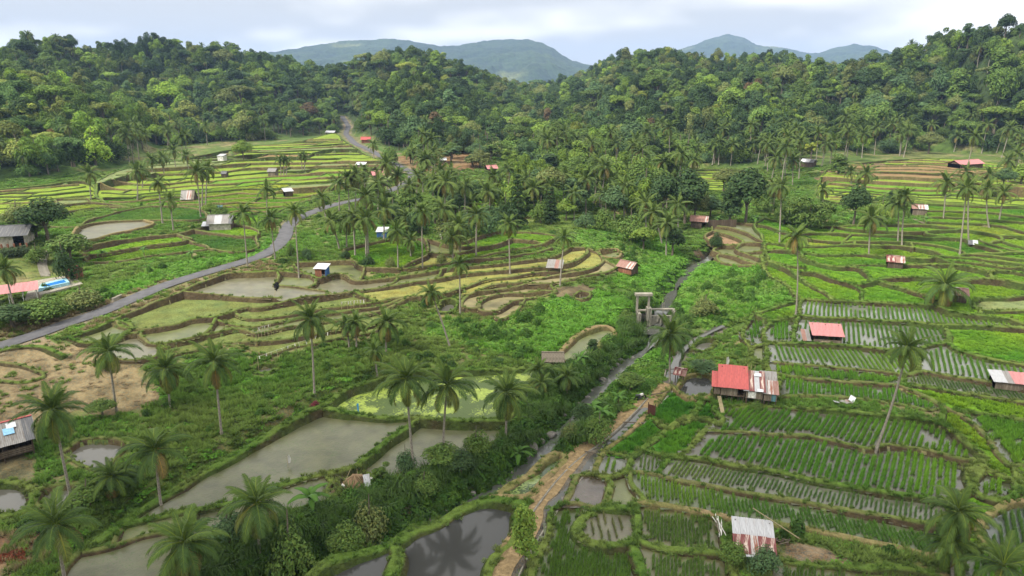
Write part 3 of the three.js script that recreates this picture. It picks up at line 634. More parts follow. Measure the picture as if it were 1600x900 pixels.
for (const f of fields) {
  if (!f) continue;
  const k = KINDS[f.kind], pond = f.kind.startsWith('pond') || f.kind === 'lily' || f.kind === 'muck';
  f.level -= f.kind.startsWith('pond') ? 0.25 : 0;
  // surface: strips of cells grown by one cell under the banks
  const rows = new Map();
  for (const q of f.list) { const i = q % NX, j = (q - i) / NX; for (let dj = -1; dj <= 1; dj++) { const jj = j + dj; if (!rows.has(jj)) rows.set(jj, new Set()); const r = rows.get(jj); r.add(i - 1); r.add(i); r.add(i + 1); } }
  const s = new Surf();
  for (const [j, set] of rows) {
    const a = [...set].sort((x, y) => x - y); let st = a[0], pv = a[0];
    const put = () => { const x0 = CX0 + st * CELL, x1 = CX0 + (pv + 1) * CELL, z0 = -(CD0 + j * CELL), z1 = -(CD0 + (j + 1) * CELL), b = s.v.length / 3; for (const [x, z] of [[x0, z0], [x1, z0], [x1, z1], [x0, z1]]) { s.v.push(x, 0, z); s.u.push(x / UVF, z / UVF); s.n.push(0, 1, 0); } s.i.push(b, b + 1, b + 2, b, b + 2, b + 3); };
    for (let i = 1; i < a.length; i++) { if (a[i] !== pv + 1) { put(); st = a[i]; } pv = a[i]; } put();
  }
  const g = new THREE.Group(); g.position.y = f.level;
  const near = -f.z < 112;
  add(g, pond ? 'pond' : 'rice_field');
  const side = f.x > 12 ? 'right' : 'left', where = f.py > 560 ? 'nearest' : f.py > 400 ? 'middle' : 'far';
  tag(g, `${pond ? 'pond' : 'rice field'} ${k.say} on the ${where} terraces ${side === 'right' ? 'right' : 'left'} of the stream`, pond ? 'pond' : 'rice field', `${f.kind} fields ${where} ${side}`, 'structure');
  const sm = new THREE.Mesh(s.geo(), k.m);
  add(sm, pond ? 'water_surface' : 'field_surface', g);
  f.group = g;
  const dist = Math.hypot(f.x, f.z); if (!k.p || dist > 240) continue;
  const p = k.p, q = rng(f.id * 31 + 7), items = [[], [], []], tone = 0.85 + q() * 0.3;
  if (p.sp) {
    let ux = 0, uz = 1; if (f.row) { ux = f.row[1][0] - f.row[0][0]; uz = f.row[1][2] - f.row[0][2]; const l = Math.hypot(ux, uz); ux /= l; uz /= l; }
    const vx = -uz, vz = ux; let s0 = 1e9, s1 = -1e9, t0 = 1e9, t1 = -1e9;
    for (const c of f.list) { const i = c % NX, j = (c - i) / NX, x = CX0 + (i + 0.5) * CELL, z = -(CD0 + (j + 0.5) * CELL), a = x * ux + z * uz, b = x * vx + z * vz; s0 = Math.min(s0, a); s1 = Math.max(s1, a); t0 = Math.min(t0, b); t1 = Math.max(t1, b); }
    for (let t = t0; t < t1; t += p.sp) for (let a = s0 + q(); a < s1; a += 1.0) {
      const off = t + 0.28 * vnoise(a / 7, t / 9) * Math.min(1, p.sp) + 1.1 * vnoise(a / 26 + 3, f.id), x = a * ux + off * vx, z = a * uz + off * vz;
      if (fieldAt(x, z) !== f || wallNear(x, z, 0.7)) continue;
      const n = vnoise(x / 9, z / 9), pn2 = fbm(x / 6 + 9, z / 6, 3);
      if (p.skip && pn2 < -0.05) continue; if (q() < 0.03 || pn2 < -0.52) continue;
      const k2 = tone * (0.9 + 0.3 * q() + 0.16 * n), yl = clamp(n * 0.5 + q() * 0.15);
      items[Math.floor(q() * 3)].push([x, 0, z, Math.atan2(-uz, ux) + (q() - 0.5) * 0.12, 1.08, p.h * (0.85 + 0.35 * q() + 0.15 * n), p.w * (0.85 + 0.3 * q()), [p.col[0] * k2 * (1 + yl), p.col[1] * k2 * (1 + yl * 0.35), p.col[2] * k2]]);
    }
  } else {
    const st = p.mat * (dist > 150 ? 1.25 : 1);
    let i0 = 1e9, i1 = -1, j0 = 1e9, j1 = -1; for (const c of f.list) { const i = c % NX, j = (c - i) / NX; i0 = Math.min(i0, i); i1 = Math.max(i1, i); j0 = Math.min(j0, j); j1 = Math.max(j1, j); }
    for (let x = CX0 + i0 * CELL; x < CX0 + (i1 + 1) * CELL; x += st) for (let d = CD0 + j0 * CELL; d < CD0 + (j1 + 1) * CELL; d += st) {
      const X = x + (q() - 0.5) * st, Z = -(d + (q() - 0.5) * st);
      if (fieldAt(X, Z) !== f || wallNear(X, Z, 0.6) || (p.thin && q() > p.thin)) continue;
      const n = fbm(X / 10, Z / 10, 3), k2 = tone * (0.82 + 0.36 * q() + 0.35 * n), e = p.e || (p.thin ? 0.9 : 1.2 * st);
      items[Math.floor(q() * 2)].push([X, -0.02, Z, q() * 6.28, e, p.h * (0.8 + 0.45 * q()) * (dist > 110 ? 0.6 : 1), e, [p.col[0] * k2 * (1 + n * 0.5), p.col[1] * k2, p.col[2] * k2]]);
    }
  }
  (p.sp ? rowUnits : matUnits).forEach((geo, i) => { planted += items[i].length; const o = scatter(items[i], geo, plantMat, 'rice_plants', g); if (o) o.userData.kind = 'stuff'; });
}

// ---------------------------------------------------------------- banks between the fields
const bankTex = tex(512, (u, v) => { const n = 0.72 + 0.4 * pf(u, v, 10, 61, 5) + 0.2 * pn(u, v, 128, 66); return [n, n * 0.98, n * 0.9]; });
const bankMat = std({ vertexColors: true, map: bankTex, bumpMap: soilBump, bumpScale: 0.1 });
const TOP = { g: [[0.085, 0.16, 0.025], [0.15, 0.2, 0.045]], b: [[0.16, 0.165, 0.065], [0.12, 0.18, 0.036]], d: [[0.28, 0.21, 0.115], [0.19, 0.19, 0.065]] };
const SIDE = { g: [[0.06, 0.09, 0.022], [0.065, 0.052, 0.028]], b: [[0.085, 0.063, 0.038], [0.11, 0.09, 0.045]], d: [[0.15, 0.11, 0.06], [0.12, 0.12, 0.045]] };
const bankTufts = [];
function bankGeo(b, s) {
  const p = b.p, n = p.length; if (n < 3) return;
  const L = [], Rr = [], cr = [];
  const lev = (x, z) => { const f = fieldAt(x, z); return f ? f.level : land(x, z); };
  for (let i = 0; i < n; i++) {
    const a = p[Math.max(0, i - 1)], c = p[Math.min(n - 1, i + 1)]; let tx = c[0] - a[0], tz = c[2] - a[2]; const l = Math.hypot(tx, tz) || 1; tx /= l; tz /= l;
    const e = b.w + 0.9, l0 = lev(p[i][0] - tz * e, p[i][2] + tx * e), r0 = lev(p[i][0] + tz * e, p[i][2] - tx * e);
    p[i].t = [tx, tz]; L.push(l0); Rr.push(r0); cr.push(Math.max(l0, r0, Math.min(land(p[i][0], p[i][2]), Math.max(l0, r0) + 0.4)) + (b.far ? 0.3 : 0.24 + 0.3 * smooth(90, 170, Math.hypot(p[i][0], p[i][2]))));
  }
  for (const arr of [cr, L, Rr]) for (let k = 0; k < 4; k++) for (let i = 1; i < n - 1; i++) arr[i] = (arr[i - 1] + 2 * arr[i] + arr[i + 1]) / 4;
  let base = s.v.length / 3; let along = 0;
  for (let i = 0; i < n; i++) {
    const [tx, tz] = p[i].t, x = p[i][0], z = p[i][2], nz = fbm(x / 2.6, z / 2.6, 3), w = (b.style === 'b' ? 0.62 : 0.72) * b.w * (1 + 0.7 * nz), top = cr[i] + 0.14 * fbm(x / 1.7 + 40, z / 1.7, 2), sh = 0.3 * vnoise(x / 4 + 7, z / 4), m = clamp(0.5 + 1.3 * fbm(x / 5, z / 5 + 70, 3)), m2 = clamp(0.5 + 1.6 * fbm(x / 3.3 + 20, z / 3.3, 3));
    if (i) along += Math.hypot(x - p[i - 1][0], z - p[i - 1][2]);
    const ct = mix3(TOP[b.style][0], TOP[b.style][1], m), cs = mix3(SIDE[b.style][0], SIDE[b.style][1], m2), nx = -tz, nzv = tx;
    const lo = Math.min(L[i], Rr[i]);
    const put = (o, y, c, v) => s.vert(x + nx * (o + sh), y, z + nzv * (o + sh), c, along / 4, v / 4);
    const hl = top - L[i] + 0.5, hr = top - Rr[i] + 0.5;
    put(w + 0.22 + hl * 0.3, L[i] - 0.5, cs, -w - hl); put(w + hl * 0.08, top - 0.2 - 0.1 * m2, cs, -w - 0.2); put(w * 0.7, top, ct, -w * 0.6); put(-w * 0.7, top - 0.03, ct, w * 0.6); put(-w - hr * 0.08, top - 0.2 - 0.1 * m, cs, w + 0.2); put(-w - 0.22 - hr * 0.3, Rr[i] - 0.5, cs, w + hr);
    const dist = Math.hypot(x, z);
    if (dist < 170) { const many = (b.style === 'g' ? 1.5 : 0.6) * (dist < 110 ? 1.6 : 0.9); for (let k = R() < many % 1 ? -1 : 0; k < Math.floor(many); k++) { const o = (R() - 0.5) * 2.4 * w; bankTufts.push([x + nx * (o + sh) + tx * (R() - 0.5), top - 0.04 - 0.12 * Math.abs(o / w), z + nzv * (o + sh) + tz * (R() - 0.5), m]); } }
  }
  for (let i = 0; i + 1 < n; i++) for (let k = 0; k < 5; k++) { const q = base + i * 6 + k; s.i.push(q, q + 1, q + 6, q + 1, q + 7, q + 6); }
  for (const [e, d] of [[base, 1], [base + (n - 1) * 6, -1]]) for (let k = 1; k < 5; k++) d > 0 ? s.i.push(e, e + k + 1, e + k) : s.i.push(e, e + k, e + k + 1);
}
{
  const farS = new Surf();
  for (const b of banks) {
    if (b.far) { bankGeo(b, farS); continue; }
    const s = new Surf(); bankGeo(b, s); if (!s.v.length) continue;
    const o = setting(s.geo(), bankMat, 'field_bank', { g: 'grassy earth bank between rice fields', b: 'bare brown earth bank between rice fields', d: 'dry straw coloured bank between fields' }[b.style], 'bank');
    o.userData.group = { g: 'grassy banks between fields', b: 'bare banks between fields', d: 'dry banks between fields' }[b.style];
  }
  setting(farS.geo(), bankMat, 'terrace_banks', 'thin banks stepping up the far terraces on both sides of the valley', 'bank');
}

// ---------------------------------------------------------------- road, stream, canal
function ribbon(course, half, lift, uvw, wob = 0, y = null) {
  const s = new Surf(), p = course.p; let d = 0;
  p.forEach((q, i) => { const a = p[Math.max(0, i - 1)], c = p[Math.min(p.length - 1, i + 1)]; let tx = c[0] - a[0], tz = c[2] - a[2]; const l = Math.hypot(tx, tz) || 1; tx /= l; tz /= l; if (i) d += Math.hypot(q[0] - p[i - 1][0], q[2] - p[i - 1][2]); const hw = (typeof half === 'function' ? half(i / p.length) : half) , yy = y ? y(q[1]) : q[1] + lift; for (const k of [-1, -0.5, 0, 0.5, 1]) { const h = hw + wob * vnoise(d / 3 + k * 9, k * 5); s.vert(q[0] - tz * k * h, yy + (wob || y ? 0 : 0.05 * (1 - k * k)), q[2] + tx * k * h, null, k * h / uvw, d / uvw); } });
  for (let i = 0; i + 1 < p.length; i++) for (let k = 0; k < 4; k++) { const q = i * 5 + k; s.i.push(q, q + 5, q + 1, q + 1, q + 5, q + 6); }
  return s.geo();
}
const asphaltTex = tex(256, (u, v) => { const n = 0.8 + 0.25 * pf(u, v, 6, 71, 4) + 0.12 * pn(u, v, 128, 75); return [n, n, n * 1.02]; });
setting(ribbon(road, 1.65, 0.03, 6), std({ color: col(0.115, 0.113, 0.116), map: asphaltTex, roughness: 0.9 }), 'road', 'narrow grey asphalt road winding up the left side of the valley', 'road');
const streamWater = water([0.07, 0.072, 0.062], 0.05); streamWater.bumpScale = 0.01; streamWater.ior = 1.5;
const streamG = new THREE.Group(); add(streamG, 'stream'); tag(streamG, 'shallow rocky stream running down the middle of the valley', 'stream', null, 'structure');
add(new THREE.Mesh(ribbon(stream, (t) => 0.95 + 0.4 * Math.sin(t * 34) + 0.25 * Math.sin(t * 91), 0, 5, 0.3, streamLevel), streamWater), 'water_surface', streamG);
{ const p = new THREE.Mesh(new THREE.CircleGeometry(1, 28), streamWater); p.rotation.x = -Math.PI / 2; p.scale.set(5.2, 3.2, 1); p.position.set(weirAt[0] - 0.6, streamLevel(weirAt[1]) + 0.02, weirAt[2] + 2.0); add(p, 'weir_pool', streamG); }
const rockTex = tex(256, (u, v) => { const n = 0.75 + 0.5 * pf(u, v, 8, 81, 4); return [n, n * 0.97, n * 0.92]; });
const rockMat = std({ color: col(0.2, 0.19, 0.175), map: rockTex, roughness: 0.8 });
const rockGeos = [1, 2, 3, 4].map((k) => { const g = new THREE.IcosahedronGeometry(1, 2), p = g.attributes.position; for (let i = 0; i < p.count; i++) { const x = p.getX(i), y = p.getY(i), z = p.getZ(i), s = 1 + 0.38 * fbm(x * 1.3 + k * 10, y * 1.3 + z * 1.7, 3); p.setXYZ(i, x * s * 1.15, y * s * 0.7, z * s); } g.computeVertexNormals(); return g; });
{
  const q = rng(5), P = stream.p; let n = 0;
  for (let i = 0; i < P.length && n < 290; i++) { const [sx, sy] = toPx(P[i][0], P[i][1], P[i][2]); if (sy < 500 || sy > 900) continue; const many = sy > 690 ? 3.6 : sy > 540 ? 3.4 : 1; for (let k = 0; k < many; k++) { if (q() < 0.25) continue; const o = (q() < 0.5 ? -1 : 1) * (0.3 + 1.7 * Math.sqrt(q())), a = P[Math.max(0, i - 1)], c = P[Math.min(P.length - 1, i + 1)], l = Math.hypot(c[0] - a[0], c[2] - a[2]) || 1, r = 0.16 + 0.42 * q() * q() + (q() < 0.08 ? 0.3 : 0); const m = new THREE.Mesh(rockGeos[n % 4], rockMat); m.position.set(P[i][0] - (c[2] - a[2]) / l * o, streamLevel(P[i][1]) - 0.05 + r * 0.15, P[i][2] + (c[0] - a[0]) / l * o); m.rotation.set(q() * 0.5, q() * 6.28, q() * 0.5); m.scale.setScalar(r); add(m, 'stone', streamG); n++; } }
}
const concTex = tex(256, (u, v) => { const n = 0.78 + 0.4 * pf(u, v, 6, 91, 4), st = smooth(0.2, 0.6, pf(u, v, 3, 95, 4)); return mix3([n, n * 0.97, n * 0.9], [n * 0.5, n * 0.5, n * 0.42], st * 0.7); });
const concrete = std({ color: col(0.34, 0.32, 0.28), map: concTex, roughness: 0.9 });
const canalG = new THREE.Group(); add(canalG, 'irrigation_canal'); tag(canalG, 'narrow concrete irrigation canal beside the dirt track', 'canal', null, 'structure');
function wallRibbon(course, off, w, y0, y1, from = 0, to = 1) {
  const s = new Surf(), p = course.p.slice(Math.floor(from * course.p.length), Math.ceil(to * course.p.length)); let d = 0;
  p.forEach((q, i) => { const a = p[Math.max(0, i - 1)], c = p[Math.min(p.length - 1, i + 1)]; let tx = c[0] - a[0], tz = c[2] - a[2]; const l = Math.hypot(tx, tz) || 1; tx /= l; tz /= l; if (i) d += 1.5; for (const [o, y] of [[off - w, y0], [off - w, y1], [off + w, y1], [off + w, y0]]) s.vert(q[0] - tz * o, q[1] + y, q[2] + tx * o, null, (o + y) / 3, d / 3); });
  for (let i = 0; i + 1 < p.length; i++) for (let k = 0; k < 3; k++) { const q = i * 4 + k; s.i.push(q, q + 4, q + 1, q + 1, q + 4, q + 5); }
  return s.geo();
}
add(new THREE.Mesh(ribbon(canal, (t) => lerp(0.45, 1.0, smooth(0.22, 0.34, t)), -0.1, 4), water([0.07, 0.07, 0.06], 0.06)), 'water_surface', canalG);
for (const o of [-1.05, 1.05]) add(new THREE.Mesh(wallRibbon(canal, o, 0.1, -0.7, 0.1, 0.3), concrete), 'channel_wall', canalG);
{ const q = rng(12); for (const t of [0.3, 0.42, 0.55, 0.66]) { const p = canal.p[Math.floor(t * canal.p.length)], g = new THREE.Mesh(new THREE.CylinderGeometry(0.07, 0.08, 2.6, 7), std({ color: col(0.1, 0.08, 0.06) })); g.position.set(p[0], p[1] + 0.28, p[2]); g.rotation.set(Math.PI / 2, 0, 1.2 + q() * 0.8); add(g, 'cross_pole', canalG); } }
setting(ribbon(track, 1.05, 0.16, 3, 0.35), std({ color: col(0.31, 0.225, 0.125), map: bankTex, bumpMap: soilBump, bumpScale: 0.06 }), 'dirt_track', 'bare dirt track along the canal between stream and rice fields', 'path');
// ---------------------------------------------------------------- leaves, trees and woods
const leafMat = new THREE.MeshPhysicalMaterial({ vertexColors: true, roughness: 0.85, transmission: 0.25, thickness: 0, specularIntensity: 0.25, side: THREE.DoubleSide });
const leafTint = (c, tr = 0.25) => new THREE.MeshPhysicalMaterial({ color: col(...c), vertexColors: true, roughness: 0.8, transmission: tr, thickness: 0, specularIntensity: 0.25, side: THREE.DoubleSide });
const barkTex = tex(128, (u, v) => { const n = 0.75 + 0.35 * pn(u, v, 16, 101) * 0.6 + 0.3 * pf(u, v * 4, 8, 103, 3); return [n, n * 0.97, n * 0.93]; });
const bark = std({ color: col(0.17, 0.145, 0.115), map: barkTex });
function tube(pts, r0, r1, seg = 7, s = new Surf()) {
  const n = pts.length, b = s.v.length / 3; let d = 0;
  for (let i = 0; i < n; i++) {
    const a = new THREE.Vector3(...pts[Math.max(0, i - 1)]), c = new THREE.Vector3(...pts[Math.min(n - 1, i + 1)]), t = c.sub(a).normalize(), e = Math.abs(t.y) > 0.9 ? new THREE.Vector3(1, 0, 0) : new THREE.Vector3(0, 1, 0), u = e.clone().cross(t).normalize(), v = t.clone().cross(u), r = lerp(r0, r1, i / (n - 1)); if (i) d += Math.hypot(...pts[i].map((q, k) => q - pts[i - 1][k]));
    for (let k = 0; k <= seg; k++) { const f = (k / seg) * 6.2832, cx = Math.cos(f) * r, cy = Math.sin(f) * r; s.vert(pts[i][0] + u.x * cx + v.x * cy, pts[i][1] + u.y * cx + v.y * cy, pts[i][2] + u.z * cx + v.z * cy, null, k / seg, d / 2); }
  }
  for (let i = 0; i + 1 < n; i++) for (let k = 0; k < seg; k++) { const q = b + i * (seg + 1) + k; s.i.push(q, q + 1, q + seg + 1, q + 1, q + seg + 2, q + seg + 1); }
  return s;
}
// a crown of leaf sprays over several boughs: blobs [x, y, z, radius, flatness]
function crownGeo(blobs, n, size, seed, opt = {}) {
  const q = rng(seed), s = new Surf(); const tot = blobs.reduce((t, b) => t + b[3] * b[3], 0);
  for (const b of blobs) {
    const m = Math.round((n * b[3] * b[3]) / tot);
    for (let i = 0; i < m; i++) {
      let u = q() * 2 - 1; if (u < -0.35 && q() < 0.65) u = -u; const f = q() * 6.2832, w = Math.sqrt(1 - u * u), rad = b[3] * (q() < 0.75 ? 0.82 + 0.26 * q() : 0.4 + 0.45 * q());
      const nx = w * Math.cos(f), ny = u, nz = w * Math.sin(f), ang = fbm(nx * 2.2 + b[0], nz * 2.2 + ny * 2 + b[2], 2), rr2 = rad * (1 + 0.35 * ang);
      const x = b[0] + nx * rr2, y = b[1] + ny * rr2 * b[4], z = b[2] + nz * rr2;
      // a spray: two or three leaf-shaped quads lying roughly along the shell, tipped outward
      const T = new THREE.Vector3(q() - 0.5, q() * (opt.up || 0.3) - (opt.droop || 0.25), q() - 0.5).normalize(), N = new THREE.Vector3(nx + (q() - 0.5) * 0.9, ny + 0.5 + (q() - 0.5) * 0.7, nz + (q() - 0.5) * 0.9).normalize(), B = N.clone().cross(T).normalize(); const D = B.clone().cross(N).normalize();
      const l = size * (0.6 + 0.8 * q()), wd = l * (opt.narrow || 0.5) * (0.7 + 0.6 * q()), k = 0.72 + 0.5 * q(), hue = (q() - 0.5) * 0.25, c0 = [k * (1 + hue), k, k * (1 - hue * 0.5)];
      const v0 = s.v.length / 3, P = (a, c, h) => s.vert(x + D.x * a + B.x * c + N.x * h, y + D.y * a + B.y * c + N.y * h, z + D.z * a + B.z * c + N.z * h, c0, 0, 0);
      P(-l / 2, 0, 0); P(0, wd / 2, 0.12 * l); P(l / 2, 0, -0.1 * l); P(0, -wd / 2, 0.12 * l);
      s.i.push(v0, v0 + 1, v0 + 2, v0, v0 + 2, v0 + 3);
    }
  }
  return s.geo();
}
function treeShape(kind, seed, n, leaf) {            // about 10 m tall; returns { trunk, crown }
  const q = rng(seed), blobs = [], tr = new Surf(); const J = (a) => (q() - 0.5) * a;
  if (kind === 'round') { for (let i = 0; i < 9; i++) { const a = i * 2.4, d = i ? 2.1 * Math.sqrt(q() * 0.8 + 0.2) : 0; blobs.push([Math.cos(a) * d, 5.6 + q() * 2.2 - d * 0.25, Math.sin(a) * d, 1.5 + q() * 0.8, 0.85]); } blobs.push([0, 8, 0, 1.7, 0.9]); }
  if (kind === 'tall') for (let i = 0; i < 10; i++) { const y = 3.6 + i * 0.62, a = i * 2.4, d = 1.25 * (1 - Math.abs(i - 4) / 9); blobs.push([Math.cos(a) * d, y, Math.sin(a) * d, 1.5 - i * 0.05 + J(0.5), 1]); }
  if (kind === 'umbrella') for (let i = 0; i < 12; i++) { const a = i * 2.4, d = 0.95 * Math.sqrt(i) + 0.1; blobs.push([Math.cos(a) * d, 7.6 - d * d * 0.07 + J(0.6), Math.sin(a) * d, 1.25 + q() * 0.5, 0.5]); }
  if (kind === 'loose') for (let i = 0; i < 11; i++) { const a = i * 2.4, d = 1.1 + 1.5 * q(); blobs.push([Math.cos(a) * d, 3.8 + q() * 5, Math.sin(a) * d, 0.9 + q() * 0.6, 0.8]); }
  if (kind === 'bamboo') for (let i = 0; i < 15; i++) { const a = i * 2.4, d = 0.9 + 2 * q(), y = 2.4 + 5.6 * q(); blobs.push([Math.cos(a) * d * (0.5 + y / 10), y, Math.sin(a) * d * (0.5 + y / 10), 1.0 + q() * 0.5, 1.25]); }
  if (kind === 'cone') for (let i = 0; i < 9; i++) { const y = 1.6 + i * 0.95, d = 1.9 * (1 - i / 9.5); for (let k = 0; k < 4; k++) { const a = k * 1.57 + i * 0.7; blobs.push([Math.cos(a) * d * 0.8, y - 0.25, Math.sin(a) * d * 0.8, 0.35 + d * 0.34, 0.42]); } }
  if (kind === 'bush') for (let i = 0; i < 9; i++) { const a = i * 2.4, d = 2.6 * Math.sqrt(q()); blobs.push([Math.cos(a) * d, 1.8 + q() * 2.4 - d * 0.3, Math.sin(a) * d, 1.5 + q() * 0.8, 0.9]); }
  const top = kind === 'umbrella' ? 6.8 : kind === 'cone' ? 9.4 : 7; tube([[0, -0.6, 0], [J(0.3), 2.2, J(0.3)], [J(0.5), 4.5, J(0.5)], [J(0.4), top, J(0.4)]], 0.32, 0.08, 7, tr);
  if (kind !== 'bush' && kind !== 'cone') for (const b of blobs.slice(0, 7)) tube([[0, Math.min(3.4, b[1] * 0.6), 0], [b[0] * 0.4, b[1] * 0.72, b[2] * 0.4], [b[0], b[1], b[2]]], 0.13, 0.03, 5, tr);
  return { trunk: tr.geo(), crown: crownGeo(blobs, n, leaf, seed + 3, kind === 'bamboo' ? { narrow: 0.22, droop: 0.7 } : kind === 'cone' ? { narrow: 0.3, droop: 0.3 } : {}) };
}
const GREEN = { mid: [0.11, 0.175, 0.036], dark: [0.05, 0.09, 0.028], light: [0.175, 0.26, 0.042], olive: [0.16, 0.19, 0.058], blue: [0.085, 0.145, 0.055], rust: [0.15, 0.105, 0.05], yellow: [0.24, 0.28, 0.045] };
const shapes = { round: treeShape('round', 11, 2900, 0.58), round2: treeShape('round', 12, 2700, 0.62), tall: treeShape('tall', 13, 2500, 0.55), umbrella: treeShape('umbrella', 14, 2100, 0.55), loose: treeShape('loose', 15, 1900, 0.6), bamboo: treeShape('bamboo', 16, 2600, 0.85), cone: treeShape('cone', 17, 1600, 0.8), bush: treeShape('bush', 18, 2200, 0.52) };

// ---------------------------------------------------------------- coconut palms
function frondGeo(L, rise, bend, seed, leafN = 38) {   // along +x from the origin; drooping leaflets both sides
  const q = rng(seed), s = new Surf(), pts = []; let x = 0, y = 0, a = rise; const N = 12;
  for (let i = 0; i <= N; i++) { pts.push([x, y, 0, a]); a -= (bend / N) * (0.45 + 1.15 * (i / N)); x += Math.cos(a) * (L / N); y += Math.sin(a) * (L / N); }
  const at = (t) => { const f = t * N, i = Math.min(N - 1, Math.floor(f)), k = f - i; return [0, 1, 2, 3].map((m) => lerp(pts[i][m], pts[i + 1][m], k)); };
  for (let i = 0; i < N; i++) { const w0 = 0.09 * (1 - i / N) + 0.015, w1 = 0.09 * (1 - (i + 1) / N) + 0.015, c = [1.9, 1.6, 1.0], p = pts[i], r = pts[i + 1]; const b = s.v.length / 3; for (const [P, w] of [[p, w0], [r, w1]]) { s.vert(P[0], P[1] + w * 0.3, w, c, 0, 0); s.vert(P[0], P[1] + w * 1.2, 0, c, 0, 0); s.vert(P[0], P[1] + w * 0.3, -w, c, 0, 0); s.vert(P[0], P[1] - w * 0.5, 0, c, 0, 0); } for (let k = 0; k < 4; k++) { const k2 = (k + 1) % 4; s.i.push(b + k, b + k + 4, b + k2, b + k2, b + k + 4, b + k2 + 4); } }
  for (let side = -1; side <= 1; side += 2) for (let i = 0; i < leafN; i++) {
    const t = 0.1 + 0.9 * ((i + 0.5 * q()) / leafN), p = at(Math.min(t, 0.995)), len = (L * 0.26) * Math.pow(Math.sin(Math.min(Math.PI * (0.12 + 0.86 * t), 3.1)), 0.6) * (0.85 + 0.3 * q()), sweep = 0.55 + 0.5 * t, ca = Math.cos(p[3]), sa = Math.sin(p[3]);
    const out = Math.cos(sweep), fw = Math.sin(sweep), dr = 0.12 + 0.5 * q(), w = 0.06 * (L / 4), k = 0.75 + 0.5 * q(), c = [k, k, k], c2 = [k * 1.25, k * 1.15, k];
    const P1 = [p[0] + ca * fw * len * 0.5, p[1] + sa * fw * len * 0.5 - dr * len * 0.16 + 0.1 * len, p[2] + side * out * len * 0.5], P2 = [p[0] + ca * fw * len, p[1] + sa * fw * len - dr * len * 0.75, p[2] + side * out * len * 0.9];
    const b = s.v.length / 3, wx = ca * w, wy = sa * w; s.vert(p[0] - wx * 0.6, p[1] - wy * 0.6, p[2], c, 0, 0); s.vert(p[0] + wx * 0.6, p[1] + wy * 0.6, p[2], c, 0, 0); s.vert(P1[0] - wx, P1[1] - wy, P1[2], c, 0, 0); s.vert(P1[0] + wx, P1[1] + wy, P1[2], c, 0, 0); s.vert(P2[0], P2[1], P2[2], c2, 0, 0);
    s.i.push(b, b + 1, b + 2, b + 1, b + 3, b + 2, b + 2, b + 3, b + 4); 
  }
  return s.geo();
}
const fronds = [frondGeo(4.4, 0.2, 1.15, 1), frondGeo(4.6, 0.2, 1.5, 2), frondGeo(4.2, 0.15, 0.6, 3), frondGeo(4.0, 0.1, 1.5, 4)];
const palmMats = [leafTint([0.05, 0.092, 0.02]), leafTint([0.08, 0.13, 0.026]), leafTint([0.14, 0.165, 0.04]), leafTint([0.19, 0.14, 0.05])];
const palmBark = std({ color: col(0.32, 0.29, 0.25), map: barkTex, roughness: 0.95 });
const nutMat = std({ color: col(0.12, 0.12, 0.035), roughness: 0.6 });
const nutGeo = mergeGeometries(Array.from({ length: 9 }, (_, i) => new THREE.SphereGeometry(0.15, 7, 5).translate(Math.cos(i * 2.4) * 0.34, -0.32 - 0.12 * (i % 3), Math.sin(i * 2.4) * 0.34)));
function frondPlan(seed, n = 26, spread = 1) {         // turn, tilt, shape, tone of each frond
  const q = rng(seed), sag = (q() - 0.35) * 0.35, dead = 0.5 + 0.4 * q(); return Array.from({ length: n }, (_, i) => { const t = (i + 0.5) / n; return { turn: i * 2.39996 + (q() - 0.5) * 0.4, tilt: lerp(1.4, -0.75 - sag, Math.pow(t, 0.8)) + (q() - 0.5) * 0.5, shape: t < 0.25 ? 2 : t > 0.8 ? 3 : Math.floor(q() * 2), tone: t < 0.3 ? 1 : t < 0.8 ? (q() < 0.6 ? 0 : 1) : q() < dead ? 2 : 3, s: (t < 0.15 ? 0.8 : 1) * (0.88 + 0.24 * q()) * spread }; });
}
const frondMatrix = (f) => new THREE.Matrix4().makeRotationY(f.turn).multiply(new THREE.Matrix4().makeRotationZ(f.tilt)).multiply(new THREE.Matrix4().makeScale(f.s, f.s, f.s));
function palmTrunk(dx, h, dz, seed, r = 0.17) {
  const q = rng(seed), pts = [], c = (q() - 0.5) * 0.9; for (let i = 0; i <= 10; i++) { const t = i / 10, e = t + c * t * (1 - t) * 2; pts.push([dx * e, h * t - 0.4 * (1 - t), dz * e]); }
  const s = tube(pts, r * 1.25, r * 0.72, 8); for (let k = 0; k < 9; k++) { s.v[k * 3] *= 1.5; s.v[k * 3 + 2] *= 1.5; } return s.geo();
}
const crownGeos = [1, 2, 3, 4].map((k) => {            // whole crowns for palms too far off to show their fronds
  const parts = frondPlan(300 + k, 21).map((f) => { const src = fronds[f.shape], g = src.clone().applyMatrix4(frondMatrix(f)), c = g.attributes.color, m = [[0.06, 0.1, 0.022], [0.085, 0.13, 0.028], [0.13, 0.15, 0.04], [0.17, 0.14, 0.05]][f.tone]; for (let i = 0; i < c.count; i++) c.setXYZ(i, c.getX(i) * m[0], c.getY(i) * m[1], c.getZ(i) * m[2]); return g; });
  return mergeGeometries(parts);
});
const PALMS = [];
function palmAt(bx, by, cx, cy, label, group, near, size = 1) {
  const b = G(bx, by), f = fieldAt(b[0], b[2]), y0 = f ? f.level : groundY(b[0], b[2]), d = sight(cx, cy), t = b[2] / d[2], c = [d[0] * t, EYE + d[1] * t, b[2]];
  return palm(b[0], y0, b[2], c[0] - b[0], Math.max(2.2, c[1] - y0), (hash2(bx, by) - 0.5) * 0.8, label, group, near, size);
}
